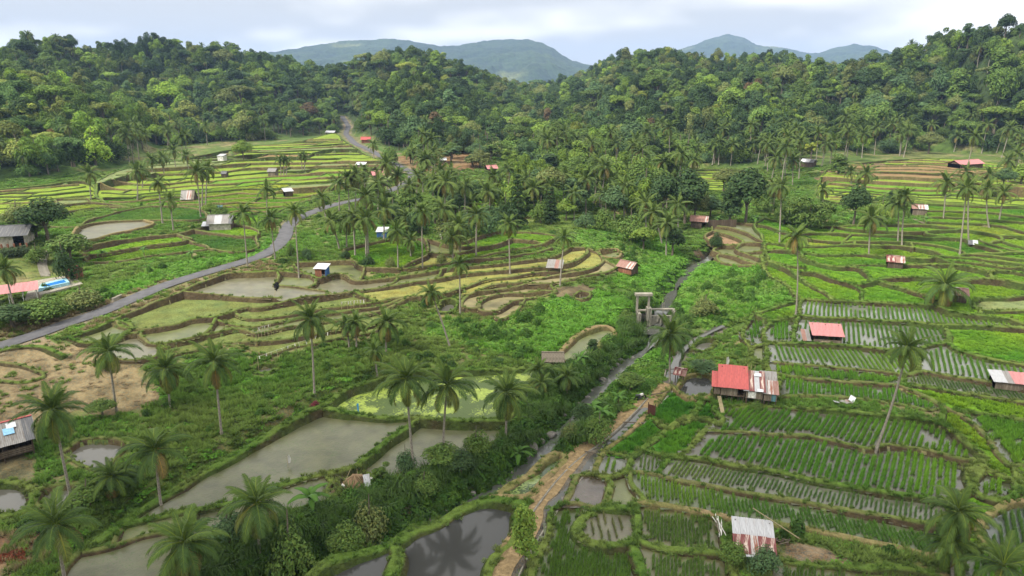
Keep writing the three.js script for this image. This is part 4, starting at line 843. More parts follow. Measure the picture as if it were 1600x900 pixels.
function palm(x, y, z, dx, h, dz, label, group, near, size = 1) {
  const g = new THREE.Group(), seed = Math.floor(hash2(Math.round(x * 7), Math.round(z * 7)) * 1e6); g.position.set(x, y, z);
  add(g, 'coconut_palm'); tag(g, label, 'palm', group);
  add(new THREE.Mesh(palmTrunk(dx, h, dz, seed, near ? 0.125 : 0.16), palmBark), 'trunk', g);
  if (near) {
    const q = rng(seed); for (const f of frondPlan(seed, 21 + Math.floor(q() * 9), size)) { const m = new THREE.Mesh(fronds[f.shape], palmMats[f.tone]); m.position.set(dx, h, dz); m.rotation.set(0, f.turn, f.tilt); m.rotation.order = 'YZX'; m.scale.setScalar(f.s); add(m, 'frond', g); }
    const n = new THREE.Mesh(nutGeo, nutMat); n.position.set(dx, h, dz); n.scale.setScalar(size); add(n, 'coconut_bunch', g);
  } else { const m = new THREE.Mesh(crownGeos[seed % 4], leafMat); m.position.set(dx, h, dz); m.rotation.y = seed; m.scale.setScalar(size * (0.9 + 0.25 * hash2(seed, 3))); add(m, 'crown', g); }
  PALMS.push([x, z]); return g;
}
const NEAR_PALMS = `
101,905,85,822|large palm with wide crown in the bottom left corner beside the red leaf heap
288,935,285,852|large palm at the bottom edge with a trunk running out of view
405,866,400,788|palm with upright fronds above the riverside thicket
251,787,242,704|palm standing on the ditch bank above the big grey mud field
112,785,86,638|tall palm beside the grey roofed house between two small ponds
182,642,172,547|palm rising from the brown straw field with a bush beside it
266,640,257,578|palm with drooping fronds at the right edge of the straw field
346,678,336,565|slim palm on the grassy slope below the left terraces
491,615,484,500|tall palm above a small red bush on the ditch bank
546,542,542,507,.7|short yellowish palm, first of two beside the middle terraces
557,544,556,504,.75|short palm, second of two beside the middle terraces
603,550,604,503|palm with heavy round crown above the brown slope in the middle
590,582,586,547,.6|small palm with a reddish stem on the grassy slope
704,542,674,456,.7|thin palm leaning far to the left over the grass
648,740,636,590,1.05|tall palm with a straight pale trunk in the grey mud field
692,725,699,602,1.1|palm with many hanging brown fronds at the edge of the mud field
790,687,792,612,1.05|palm with a dark trunk at the corner of the weed covered pond
1047,600,1047,522,1.05|palm beside the canal and the tiny red roofed shack
1368,703,1417,542,.85|leaning palm with a bent trunk on the bank of the right rice fields
1476,479,1478,446,1.45|short stout palm beside the small rusty hut on the right fields
1491,905,1491,850,.85|lower of two palms growing together at the bottom right
1498,893,1497,800,.88|upper of two palms growing together at the bottom right
1572,940,1567,885,.9|palm cut off by the bottom edge in the right corner
24,487,8,420,.9|palm at the left edge in front of the pink roof
175,778,175,745,.75|low young palm between the pond and the ditch
840,600,842,580,.65|small palm beside the thatched hut near the stream
885,612,886,588,.7|young palm beside the stream below the thatched hut
848,625,846,600,.6|low palm with spreading fronds on the stream bank
387,417,381,333,.9|slender palm beside the road bend in front of the dark house
254,350,247,285,.95|palm on the bank of the bright green field, taller of a pair
271,360,267,311,.9|palm on the bank of the bright green field, shorter of a pair
467,432,460,331,.85|thin palm behind the small white roofed hut
430,405,422,342,.95|palm at the outside of the road bend
418,345,416,296,1.05|wide crowned palm left of the road bend
510,345,502,309,.95|palm leaning over the road where it enters the grove
622,422,621,362,.9|palm in front of the blue hut on the middle fields
642,400,642,376,.8|shorter palm right of the blue hut
660,420,659,330,.95|tall thin palm right of the blue hut
719,490,718,413,.75|slim palm on the tan terraces beside the small white pond
797,427,795,350,.9|thin palm at the upper edge of the curved terraces
875,447,882,371,.8|solitary palm over the thatched shelter on the curved terraces
1243,495,1244,368,.95|very tall thin palm at the left edge of the right rice fields
1410,382,1416,306,.95|palm with a twin trunk in the middle of the right terraces
1500,397,1510,294,.95|taller of two crossing palms in the right terraces
1514,377,1514,288,.9|shorter of two crossing palms in the right terraces
`;
for (const l of NEAR_PALMS.trim().split('\n')) { const [p, label] = l.split('|'), [a, b, c, d, s] = p.split(',').map(Number); palmAt(a, b, c, d, label, null, b > 400, (s || 1) * 0.79); }
const MID_PALMS = '314,340,307,268 321,327,325,262 315,325,315,266 214,314,212,267 222,292,221,265 142,311,140,271 238,272,235,249 256,271,254,246 275,264,271,235 297,270,290,243 531,390,517,344 542,390,541,345 555,398,552,337 572,400,572,342 575,395,572,306 546,330,544,278 606,330,604,256 622,327,621,274 637,363,636,340 661,302,660,271 694,355,696,285 705,320,704,270 718,340,716,300 744,405,745,336 719,397,717,354 708,410,706,371 793,300,792,264 783,310,781,283 834,335,834,294 865,335,861,291 897,345,897,302 943,345,944,304 938,325,937,283 1035,382,1020,331 1041,400,1042,350 1050,378,1036,345 986,295,985,270 1218,380,1222,291 1286,318,1286,296 1351,317,1354,271 1358,400,1362,341 1474,342,1477,284 1547,355,1544,294 1561,345,1567,301 1512,292,1510,268 1545,305,1547,273 1575,285,1575,251 1586,282,1590,240 439,272,437,249 443,272,443,248 447,272,448,250 472,266,471,242 475,266,476,244 645,257,644,237 584,250,584,226 1403,380,1404,318 1208,330,1210,290 1330,290,1330,268 590,340,590,285 650,330,652,275 676,335,678,282 690,330,688,268 725,350,727,290 760,345,762,300 770,330,772,275 640,345,640,290 555,330,556,272 568,322,570,268 530,330,530,285 600,375,600,325 690,375,692,325 735,345,736,318 820,330,822,280 845,320,848,275 880,320,882,272 915,330,916,280 960,340,962,296 975,345,976,290 1010,360,1008,318 1060,360,1060,320';
for (const e of MID_PALMS.split(' ')) { const [a, b, c, d] = e.split(',').map(Number), gr = a > 500 && a < 1090; palmAt(a, b, c, d, gr ? 'coconut palm in the dense palm grove across the middle of the valley' : a < 500 ? 'coconut palm scattered over the far left terraces below the woods' : 'coconut palm scattered over the far right terraces below the woods', gr ? 'palms of the middle grove' : a < 500 ? 'palms of the far left terraces' : 'palms of the far right terraces', false, a < 480 && a > 430 ? 0.6 : 0.9); }
{ // palms along the foot of the woods and through the dip between the hills
  const q = rng(61); const bands = [[820, 1060, 215, 275, 26, 1], [1080, 1420, 226, 262, 34, 1], [900, 1100, 275, 330, 12, 1], [200, 330, 225, 262, 12, 1], [540, 690, 255, 300, 16, 1], [1480, 1620, 235, 275, 16, 1], [1100, 1260, 262, 300, 10, 1]];
  for (const [x0, x1, y0, y1, n, s] of bands) for (let i = 0; i < n; i++) { const px = lerp(x0, x1, q()), py = lerp(y0, y1, q()), b = G(px, py), f = fieldAt(b[0], b[2]); if (f || road.near(b[0], b[2])[0] < 4) continue; const h = 7 + 7 * q(); palm(b[0], groundY(b[0], b[2]), b[2], (q() - 0.5) * 2, h, (q() - 0.5) * 2, x0 < 520 ? 'coconut palm at the foot of the left wooded hill' : x0 < 1070 ? 'coconut palm in the wooded dip behind the middle grove' : 'coconut palm in the belt along the foot of the right wooded hill', x0 < 520 ? 'palms at the foot of the left hill' : x0 < 1070 ? 'palms in the wooded dip' : 'palms along the right hill foot', false, s); }
}

// ---------------------------------------------------------------- single trees and bushes of the valley floor
const crownMats = new Map(); const crownMat = (k) => { if (!crownMats.has(k)) crownMats.set(k, leafTint(GREEN[k])); return crownMats.get(k); };
function treeAt(px, py, topY, wide, shape, tone, label, group, name = 'broadleaf_tree') {
  const b = G(px, py), y = groundY(b[0], b[2]), d = sight(px, topY), t = b[2] / d[2], h = Math.max(0.8, EYE + d[1] * t - y), dist = Math.hypot(b[0], b[2] , EYE - y), w = (wide / F) * dist;
  const nat = { round: [9.6, 7.6], round2: [9.6, 7.6], tall: [10.4, 5.2], umbrella: [8.6, 8.4], loose: [9.6, 6.4], bamboo: [9.6, 7.4], cone: [10.4, 5], bush: [5, 7.2] }[shape];
  const g = new THREE.Group(); g.position.set(b[0], y, b[2]); g.rotation.y = hash2(px, py) * 6.28; g.scale.set(w / nat[1], h / nat[0], w / nat[1]);
  add(g, name); tag(g, label, name.endsWith('bush') ? 'bush' : 'tree', group);
  add(new THREE.Mesh(shapes[shape].trunk, bark), name.endsWith('bush') ? 'stem' : 'trunk', g); add(new THREE.Mesh(shapes[shape].crown, crownMat(tone)), name.endsWith('bush') ? 'foliage' : 'crown', g); return g;
}
const TREES = `
75,378,308,62,round,dark,tall dark tree beside the house on the left edge
58,372,345,44,loose,mid,lighter tree behind the house on the left edge
112,412,366,56,round2,mid,dense round tree at the right end of the garden stairs
1164,348,262,62,round2,dark,big dark tree left of the far right terraces
1140,350,285,40,tall,dark,dark narrow tree beside the big tree at the terrace edge
1333,352,287,44,round,dark,dark tree beside the small right terrace hut
1395,326,297,24,tall,dark,small dark tree behind the hut with a broken bridge
1375,352,318,36,bush,light,pale leafy clump left of the small terrace hut
808,358,262,34,cone,dark,dark conifer, left of the two in the valley
860,352,285,30,cone,dark,dark conifer, right of the two in the valley
820,886,790,44,tall,light,leafy young tree between the canal and the dark pond
595,762,722,26,loose,mid,thin small tree with a pale trunk beside the brushwood pile
925,556,530,22,tall,dark,dark pointed bush on the little mud field by the stream
1118,388,362,20,round,dark,small dark tree on the brown terraces beside the stream
500,630,628,1,bush,dark,tiny`.trim().split('\n').slice(0, -1);
for (const l of TREES) { const t = l.split(','), [px, py, ty, w] = t.slice(0, 4).map(Number); treeAt(px, py, ty, w, t[4], t[5], t.slice(6).join(','), null, t[4] === 'cone' ? 'conifer' : t[4] === 'bush' ? 'leafy_bush' : 'broadleaf_tree'); }
{
  const q = rng(88);
  const MORE = '1262,355,305,72,bamboo 1225,350,310,40,bamboo 1070,350,262,62,round 1035,350,270,50,round2 1000,345,275,52,bamboo 960,350,290,46,round 985,380,340,50,bush 1005,392,355,42,round2 945,362,330,36,bush 915,358,335,34,bush 1050,400,350,40,loose 1085,345,300,44,round2 1110,340,305,38,round 1000,320,248,46,round 1035,300,240,46,tall 930,300,245,48,bamboo 960,290,235,44,bamboo 900,290,240,44,loose 870,280,232,40,bamboo 605,335,296,46,round 640,345,296,50,round2 680,350,306,54,round 712,345,300,46,round2 745,330,282,50,round 768,335,288,44,round2 690,330,285,40,tall 615,350,320,38,bush 655,365,330,44,bush 700,375,340,40,bush 730,370,335,40,bush 765,365,325,44,bush 580,330,295,36,loose 790,350,315,30,bush 845,350,318,34,bush 885,345,310,36,round 820,300,240,40,bamboo 1095,330,290,40,bamboo 1190,330,300,34,bush 1205,320,280,28,tall 1130,300,262,36,round 380,246,218,30,round 345,345,322,26,bush 330,340,316,22,round 105,440,395,30,bush 60,412,388,26,bush 95,408,378,30,loose 30,350,322,40,bush 1310,272,240,30,tall 1565,300,262,30,round 1595,290,255,40,round 1450,240,205,34,round 700,300,262,34,loose 560,300,270,28,bush 670,262,236,36,bush 750,262,236,30,bush 610,258,232,26,bush 480,405,390,16,bush 455,400,385,14,bush 540,405,392,16,bush 575,415,400,22,bush 610,420,404,18,bush 690,412,398,18,bush';
  const extra = []; for (let i = 0; i < 95; i++) { const px = Math.round(lerp(795, 1085, q())), py = Math.round(lerp(240, 335, Math.pow(q(), 1.3))), s = lerp(24, 46, (py - 235) / 100) * (0.8 + 0.5 * q()); extra.push([px, py, Math.round(py - s * (0.8 + 0.4 * q())), Math.round(s), ['bamboo', 'round', 'round2', 'loose', 'bush', 'tall'][Math.floor(q() * 6)]].join(',')); }
  for (let i = 0; i < 26; i++) { const px = Math.round(lerp(640, 800, q())), py = Math.round(lerp(236, 262, q())), s = lerp(20, 30, q()); extra.push([px, py, Math.round(py - s), Math.round(s * 1.2), ['bush', 'round', 'loose'][Math.floor(q() * 3)]].join(',')); }
  for (const e of [...MORE.split(' '), ...extra]) { const t = e.split(','), [px, py, ty, w] = t.map(Number), far = px > 790 ? 'right half of the middle grove' : px > 500 ? 'left half of the middle grove' : 'far left terraces'; const bush = t[4] === 'bush', tone = ['mid', 'dark', 'light', 'mid', 'blue', 'olive'][Math.floor(q() * 6)]; treeAt(px, py, ty, w, t[4], t[4] === 'bamboo' || (px > 790 && py < 300 && q() < 0.5) ? (q() < 0.6 ? 'light' : 'mid') : tone, `${bush ? 'leafy bush' : t[4] === 'bamboo' ? 'feathery bamboo clump' : 'broadleaf tree'} among the trees of the ${far}`, `${bush ? 'bushes' : t[4] === 'bamboo' ? 'bamboo clumps' : 'broadleaf trees'} of the ${far}`, bush ? 'leafy_bush' : t[4] === 'bamboo' ? 'bamboo_clump' : 'broadleaf_tree'); }
}

// ---------------------------------------------------------------- woods on the hills: one mass of many crowns
{
  const q = rng(4711), keys = ['round', 'round2', 'tall', 'umbrella', 'loose', 'bamboo', 'bush'], put = Object.fromEntries(keys.map((k) => [k, []])), pal = [[], []], rows = [];
  const tones = [GREEN.mid, GREEN.mid, GREEN.dark, GREEN.light, GREEN.olive, GREEN.blue, GREEN.mid, GREEN.dark];
  for (let a = -0.75; a < 0.75; ) {
    const f = look(foot, a), c = look(crest, a); a += 0.5 / 60;
    for (let r = f[1] - 2; r < c[1] + 45; ) {
      const t = (r - f[1]) / (c[1] - f[1]), step = 7.6; r += step * (0.75 + 0.5 * q());
      const aa = a + (q() - 0.5) * (9 / r) * 1.2; let keep = q() < clamp(r / 60 * 0.5 / 6 * 1.15); if (!keep) continue;
      const x = Math.sin(aa) * r, z = -Math.cos(aa) * r; if (road.near(x, z)[0] < 7 || fieldAt(x, z)) continue;
      const fa = look(foot, aa); if (r < fa[1] - 2) continue;
      const n = fbm(x / 60, z / 60 + 40, 3), y = land(x, z);
      let k = keys[Math.floor(q() * 6)]; if (t < 0.06 && q() < 0.6) k = 'bush'; if (n > 0.25 && q() < 0.6) k = 'bamboo';
      const big = q(), h = (0.5 + 0.55 * q() + 0.75 * big * big * big + 0.35 * n) * (k === 'bush' ? 1.1 : 1) * (t > 0.85 ? 0.9 : 1), w = h * (0.95 + 0.4 * q());
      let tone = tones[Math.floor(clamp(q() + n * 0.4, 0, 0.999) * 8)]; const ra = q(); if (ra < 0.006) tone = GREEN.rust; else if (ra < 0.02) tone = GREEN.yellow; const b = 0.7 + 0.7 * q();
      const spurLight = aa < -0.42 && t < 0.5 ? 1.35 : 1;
      if (q() < 0.1) { pal[Math.floor(q() * 2)].push([x, y + 6 + 5 * q(), z, q() * 6, 0.95, 0.95, 0.95, [1, 1, 1]]); rows.push([x, z, y]); continue; }
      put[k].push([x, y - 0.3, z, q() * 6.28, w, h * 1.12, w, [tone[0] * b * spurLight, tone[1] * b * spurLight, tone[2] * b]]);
    }
  }
  const g = new THREE.Group(); add(g, 'forest'); tag(g, 'dense mixed forest covering the hills round the valley', 'forest', null, 'stuff');
  let n = 0; for (const k of keys) { n += put[k].length; scatter(put[k], shapes[k].crown, leafMat, 'tree_crowns', g); scatter(put[k].map((t) => [...t.slice(0, 7), [1, 1, 1]]), shapes[k].trunk, bark, 'tree_trunks', g); }
  pal.forEach((p, i) => { scatter(p, crownGeos[i], leafMat, 'palm_crowns', g); const tr = tube([[0, -12, 0], [0.2, -6, 0], [0, 0, 0]], 0.2, 0.15, 6).geo(); scatter(p, tr, palmBark, 'palm_trunks', g); });
}

// ---------------------------------------------------------------- far mountains
function mountain(s, salt, near, label) {
  const rows = table(s).map(([px, py, D]) => { const d = sight(px, py); return [azOf(px), D, EYE + (D * d[1]) / Math.hypot(d[0], d[2])]; });
  const a0 = rows[0][0], a1 = rows[rows.length - 1][0], S = new Surf(), NA = 460, NT = 150;
  for (let j = 0; j <= NT; j++) for (let i = 0; i <= NA; i++) {
    const a = lerp(a0, a1, i / NA), r0 = look(rows, a), t = (j / NT) * 1.35, D = lerp(near, r0[1], t), x = Math.sin(a) * D, z = -Math.cos(a) * D;
    const top = Math.max(0, r0[2]), rid = Math.abs(fbm(x / 420 + salt, z / 420, 5)) * 1.7, n = fbm(x / 160, z / 160 + salt, 4);
    const y = t < 1 ? top * (Math.pow(t, 1.15) * (1 - 0.75 * rid * (1 - t) * 1.6)) + 22 * n * (1 - 0.55 * t) + 7 * fbm(x / 38, z / 38, 3) : top - (t - 1) * top * 1.6 + 10 * n;
    const field = smooth(0.12, 0.35, fbm(x / 210 + 8, z / 210 + salt, 4) - 0.25 * t), c = mix3(mix3([0.022, 0.042, 0.02], [0.05, 0.08, 0.03], clamp(0.5 + n)), [0.15, 0.17, 0.06], field * 0.8), k = 0.75 + 0.5 * hash2(i + salt * 7, j);
    S.vert(x, y - 4, z, [c[0] * k, c[1] * k, c[2] * k], x / 60, z / 60);
  }
  for (let j = 0; j < NT; j++) for (let i = 0; i < NA; i++) { const q = j * (NA + 1) + i; S.i.push(q, q + 1, q + NA + 1, q + 1, q + NA + 2, q + NA + 1); }
  setting(S.geo(), std({ vertexColors: true, map: soilTex }), 'mountain', label, 'mountain');
}
mountain('300,120,3400 360,95,3400 410,80,3500 450,77,3600 500,70,3700 540,64,3800 580,61,3800 620,60,3800 650,62,3800 690,70,3700 720,69,3700 760,62,3800 800,59,3800 830,61,3700 860,73,3600 885,90,3500 910,98,3400 940,108,3300 1000,128,3300', 3, 1900, 'long blue hazy mountain ridge behind the left and middle hills');
mountain('960,120,4600 1010,94,4600 1035,82,4700 1060,74,4800 1090,62,4900 1105,56,5000 1125,53,5000 1150,58,5000 1170,69,4900 1195,71,4900 1220,75,4800 1250,81,4800 1265,82,4800 1290,75,4900 1320,68,5000 1345,71,4900 1375,80,4800 1420,100,4700 1480,125,4600', 9, 2600, 'blue hazy mountain with two summits behind the right hill');


{ // broken cloud overhead, out of view: it keeps the near fields in shade while the middle of the valley lies in sun
  const q = rng(808), g = new THREE.Group(), m = std({ color: col(0.85, 0.86, 0.88), roughness: 1 }); add(g, 'cloud'); tag(g, 'unseen broken grey cloud toward the sun that shades the near end of the valley', 'cloud', null, 'stuff');
  const lump = new THREE.IcosahedronGeometry(1, 3), p = lump.attributes.position; for (let i = 0; i < p.count; i++) { const x = p.getX(i), y = p.getY(i), z = p.getZ(i), s = 1 + 0.5 * fbm(x * 1.6 + 4, z * 1.6 + y, 3); p.setXYZ(i, x * s, y * s * 0.45, z * s); } lump.computeVertexNormals();
  const k = 430 / SUN.y; for (let i = 0; i < 30; i++) { const x = -120 + 200 * q() + SUN.x * k, z = -5 - 82 * q() + SUN.z * k, r = 11 + 13 * q(), o = new THREE.Mesh(lump, m); o.position.set(x, 430 + 30 * q(), z); o.scale.setScalar(r); o.rotation.y = q() * 6; add(o, 'cloud_lump', g); }
}
// ---------------------------------------------------------------- ground cover: grass, creepers, reeds and undergrowth that nobody could count
{
  const q = rng(9090), ring = (n, r, cnt, h, sp, w, sd) => { const l = []; for (let i = 0; i < n; i++) { const a = q() * 6.28, d = r * Math.sqrt(q()); l.push([Math.cos(a) * d, Math.sin(a) * d, cnt, h * (0.7 + 0.6 * q()), sp, w]); } return blades(l, sd); };
  const grass = [ring(10, 0.5, 7, 1, 0.42, 0.06, 71), ring(12, 0.6, 6, 0.9, 0.5, 0.07, 72)];
  const reed = [(() => { const s = new Surf(), r = rng(73); for (let i = 0; i < 60; i++) { const a = r() * 6.28, l = 1.3 + 1.1 * r(), o = 0.5 * r(), k = 0.75 + 0.5 * r(), w = 0.05, ca = Math.cos(a), sa = Math.sin(a), b = s.v.length / 3; for (const [t, up] of [[0, 0], [0.3, 0.75], [0.75, 0.95], [1.15, 0.62]]) { const x = ca * (o + t * l * 0.75), z = sa * (o + t * l * 0.75), ww = w * (1.15 - t * 0.9); s.vert(x - sa * ww, up * l, z + ca * ww, [k, k, k], 0, 0); s.vert(x + sa * ww, up * l, z - ca * ww, [k, k, k], 0, 0); } for (let m = 0; m < 3; m++) s.i.push(b + m * 2, b + m * 2 + 1, b + m * 2 + 2, b + m * 2 + 1, b + m * 2 + 3, b + m * 2 + 2); } return s.geo(); })()];
  const creeper = [1, 2].map((k) => crownGeo([[0, 0.05, 0, 0.75, 0.45], [0.5, 0, 0.3, 0.5, 0.5], [-0.4, 0, -0.4, 0.5, 0.5]], 90, 0.3, 80 + k, { up: 0.2, droop: 0.1, narrow: 0.8 }));
  const shrub = [crownGeo([[0, 0.7, 0, 0.8, 0.9], [0.6, 0.5, 0.2, 0.6, 0.9], [-0.5, 0.5, -0.3, 0.6, 0.9], [0.1, 0.4, 0.7, 0.55, 0.9]], 420, 0.34, 84, { narrow: 0.55 }), crownGeo([[0, 0.8, 0, 0.7, 1.1], [0.5, 0.5, -0.3, 0.6, 0.9], [-0.6, 0.45, 0.2, 0.55, 0.9]], 300, 0.5, 85, { narrow: 0.35, up: 0.8 })];
  const lists = { grass: [[], []], reed: [[]], creeper: [[], []], shrub: [[], []], dry: [[], []] };
  const put = (kind, v, x, y, z, s, h, c, k) => lists[kind][v].push([x, y, z, q() * 6.28, s, h, s, [c[0] * k, c[1] * k, c[2] * k]]);
  let tries = 95000;
  while (tries--) {
    const r = 47 + 250 * Math.pow(q(), 1.15), a = (q() - 0.5) * 1.42, x = Math.sin(a) * r, z = -Math.cos(a) * r;
    if (fieldAt(x, z) || wallNear(x, z, 0.5)) continue;
    if (road.near(x, z)[0] < 2.3) continue; const ds = stream.near(x, z)[0]; if (ds < 1.05) continue; if (canal.near(x, z)[0] < 1.15 || track.near(x, z)[0] < 1.1) continue;
    if (r > 250) { const f = look(foot, a); if (r > f[1] + 3) continue; }
    const y = groundY(x, z), zn = zoneAt(x, z), cov = zn ? zn.cover : 'default', n = fbm(x / 13, z / 13 + 5, 3), k = 0.75 + 0.5 * q(), far = r > 150 ? 1.35 : 1, v = q() < 0.5 ? 0 : 1, t = q();
    const G1 = [0.11, 0.215, 0.03], G2 = [0.165, 0.235, 0.05], DRY = [0.27, 0.215, 0.11], K1 = [0.125, 0.28, 0.03];
    if (cov === 'bare' || cov === 'lawn') continue;
    if (cov === 'straw' || cov === 'short') { if (t < 0.12) put('dry', v, x, y, z, 0.6 * far, 0.05 + 0.06 * q(), [0.3, 0.225, 0.125], k); else if (t < 0.34 && cov === 'straw' && n > 0.1) put('grass', v, x, y, z, 0.6, 0.3, G2, k); continue; }
    if (cov === 'dry') { if (t < 0.5) put('dry', v, x, y, z, 0.75 * far, 0.3 + 0.25 * q(), DRY, k); else if (t < 0.8) put('grass', v, x, y, z, 0.7 * far, 0.3 + 0.2 * q(), G2, k); continue; }
    if (cov === 'kudzu') { if (t < 0.75) put('creeper', v, x, y, z, (0.85 + 0.7 * q()) * far, 0.6 + 0.7 * q() + 0.5 * n, mix3(K1, G2, clamp(0.3 + n)), k); else if (t < 0.93) put('grass', v, x, y, z, 0.8 * far, 0.5 + 0.4 * q(), K1, k); else if (n > 0.0) put('shrub', v, x, y, z, 0.5 + 0.6 * q(), 0.5 + 0.6 * q(), [0.075, 0.16, 0.025], k); continue; }
    const bankside = ds < 5.5 && r < 150;
    if (cov === 'bank' || bankside) {
      if (t < 0.22 && (ds > 2.6 || r < 74)) put('shrub', v, x, y - 0.1, z, 0.5 + 0.7 * q() + 0.3 * n, 0.5 + 0.7 * q() + 0.3 * n, q() < 0.5 ? [0.095, 0.19, 0.028] : [0.065, 0.135, 0.024], k);
      else if (t < 0.36 && ds > 2) put('reed', 0, x, y, z, 0.55 + 0.45 * q(), 0.5 + 0.5 * q(), [0.075, 0.135, 0.028], k);
      else if (t < 0.7) put('creeper', v, x, y, z, 0.9 + 0.6 * q(), 0.7 + 0.8 * q(), [0.065, 0.14, 0.022], k); else put('grass', v, x, y, z, 0.9, 0.6 + 0.5 * q(), G1, k); continue;
    }
    if (cov === 'rough') { if (t < 0.8) put('grass', v, x, y, z, 0.95, 0.3 + 0.4 * q(), mix3(G1, n < -0.1 ? DRY : G2, clamp(0.4 + n * 2)), k); else if (t < 0.9) put('creeper', v, x, y, z, 0.7 + 0.5 * q(), 0.35 + 0.4 * q(), K1, k); else if (t < 0.912 && n > 0) put('shrub', v, x, y - 0.1, z, 0.4 + 0.5 * q(), 0.4 + 0.5 * q(), [0.075, 0.15, 0.026], k); continue; }
    if (t < 0.6) put('grass', v, x, y, z, 0.95 * far, (0.24 + 0.3 * q()) , mix3(G1, G2, clamp(0.5 + n * 1.5)), k); else if (t < 0.68) put('creeper', v, x, y, z, (0.7 + 0.4 * q()) * far, 0.35 + 0.35 * q(), K1, k); else if (t < 0.69 && n > 0) put('shrub', v, x, y - 0.1, z, 0.4 + 0.6 * q(), 0.4 + 0.6 * q(), [0.065, 0.13, 0.024], k);
  }
  for (const [x, y, z, m] of bankTufts) put('grass', q() < 0.5 ? 0 : 1, x, y, z, 0.42 + 0.25 * q(), 0.16 + 0.22 * q(), mix3([0.095, 0.185, 0.026], [0.17, 0.21, 0.055], m), 0.8 + 0.4 * q());
  let n = 0; const out = (name, label, geos, ls, cat = 'plants') => { const g = new THREE.Group(); add(g, name); tag(g, label, cat, null, 'stuff'); geos.forEach((geo, i) => { n += ls[i].length; scatter(ls[i], geo, plantMat, name + '_tufts', g); }); };
  out('grass', 'green grass growing on the banks and slopes between the fields', grass, lists.grass, 'grass');
  out('dry_grass', 'dry straw coloured grass on the bare slopes left of the road', grass, lists.dry, 'grass');
  out('reeds', 'tall arching reeds along the stream banks', reed, lists.reed);
  out('creepers', 'bright green creepers covering the slopes along the stream', creeper, lists.creeper);
  out('undergrowth', 'dark leafy undergrowth along the stream', shrub, lists.shrub);
}
// ---------------------------------------------------------------- huts and other built things
function rustTex(seed, amount, base, rust = [0.2, 0.07, 0.035]) { return tex(128, (u, v) => { const n = pf(u, v * 0.25, 6, seed, 4) + 0.35 * pn(u, v * 0.12, 32, seed + 3), p = smooth(0.45 - amount, 0.75 - amount, n + 0.12), k = 0.85 + 0.25 * pf(u, v, 10, seed + 5, 3); return mix3(base.map((c) => c * k), rust.map((c) => c * (0.75 + 0.5 * pn(u, v, 24, seed + 8) * 0.5 + 0.25)), p); }); }
const sheetMat = (t, rough = 0.55) => std({ map: t, roughness: rough, metalness: 0.05 });
const SHEET = {
  red: sheetMat(rustTex(201, 0.02, [0.42, 0.075, 0.065], [0.3, 0.055, 0.05])), pink: sheetMat(rustTex(211, 0.05, [0.46, 0.185, 0.18], [0.33, 0.12, 0.115])), zinc: sheetMat(rustTex(221, 0.0, [0.4, 0.4, 0.41], [0.33, 0.3, 0.28]), 0.45),
  white: sheetMat(rustTex(226, -0.2, [0.62, 0.63, 0.65], [0.5, 0.5, 0.48])), worn: sheetMat(rustTex(231, 0.3, [0.45, 0.42, 0.4])), rust: sheetMat(rustTex(241, 0.12, [0.16, 0.035, 0.03], [0.5, 0.4, 0.33])), old: sheetMat(rustTex(251, 0.18, [0.24, 0.225, 0.21], [0.14, 0.12, 0.1])), brown: sheetMat(rustTex(261, 0.25, [0.28, 0.15, 0.12], [0.2, 0.1, 0.07])), dark: sheetMat(rustTex(266, 0.1, [0.1, 0.1, 0.105], [0.16, 0.15, 0.14])), blue: sheetMat(rustTex(271, -0.1, [0.25, 0.5, 0.72], [0.3, 0.4, 0.5])),
};
const boardTex = tex(256, (u, v) => { const b = Math.floor(u * 10), k = 0.7 + 0.5 * hash2(b, 5), g = 0.85 + 0.3 * pn(u, v * 0.2, 64, 281); const e = Math.abs(u * 10 - b - 0.5) > 0.45 ? 0.45 : 1; return [k * g * e, k * g * e * 0.97, k * g * e * 0.92]; });
const wood = std({ color: col(0.24, 0.2, 0.155), map: boardTex, roughness: 0.9 }), woodDark = std({ color: col(0.13, 0.1, 0.075), map: boardTex, roughness: 0.9 }), bamboo = std({ color: col(0.42, 0.35, 0.2), map: barkTex, roughness: 0.7 }), blueWall = std({ color: col(0.07, 0.17, 0.42), map: boardTex }), paleWall = std({ color: col(0.55, 0.52, 0.46), map: concTex }), whiteWall = std({ color: col(0.75, 0.75, 0.74), map: concTex }), tealWall = std({ color: col(0.12, 0.26, 0.3), map: boardTex }), brick = std({ color: col(0.3, 0.14, 0.09), map: boardTex });
const thatch = std({ color: col(0.21, 0.185, 0.15), map: tex(128, (u, v) => { const n = 0.75 + 0.4 * pn(u, v * 0.15, 64, 291) + 0.25 * pf(u, v, 6, 293, 3); return [n, n * 0.97, n * 0.9]; }), roughness: 1 });
const sheetGeoCache = new Map();
function sheetGeo(w, l, wave = 0.028) {               // corrugated sheet lying in x, z from the origin to l
  const key = `${w.toFixed(2)}_${l.toFixed(2)}_${wave}`; if (sheetGeoCache.has(key)) return sheetGeoCache.get(key);
  const s = new Surf(), n = Math.max(8, Math.round(w / 0.06)); for (const [zz, oy] of [[0, 0], [l, 0], [l, -0.012], [0, -0.012]]) for (let i = 0; i <= n; i++) s.vert((i / n - 0.5) * w, oy + wave * Math.sin((i / n) * w / 0.18 * 6.2832), zz, null, i / n, zz / l);
  for (let r = 0; r < 4; r++) for (let i = 0; i < n; i++) { const a = r * (n + 1) + i, b = ((r + 1) % 4) * (n + 1) + i; s.i.push(a, b, a + 1, a + 1, b, b + 1); } const g = s.geo(); sheetGeoCache.set(key, g); return g;
}
let hr = rng(31337);
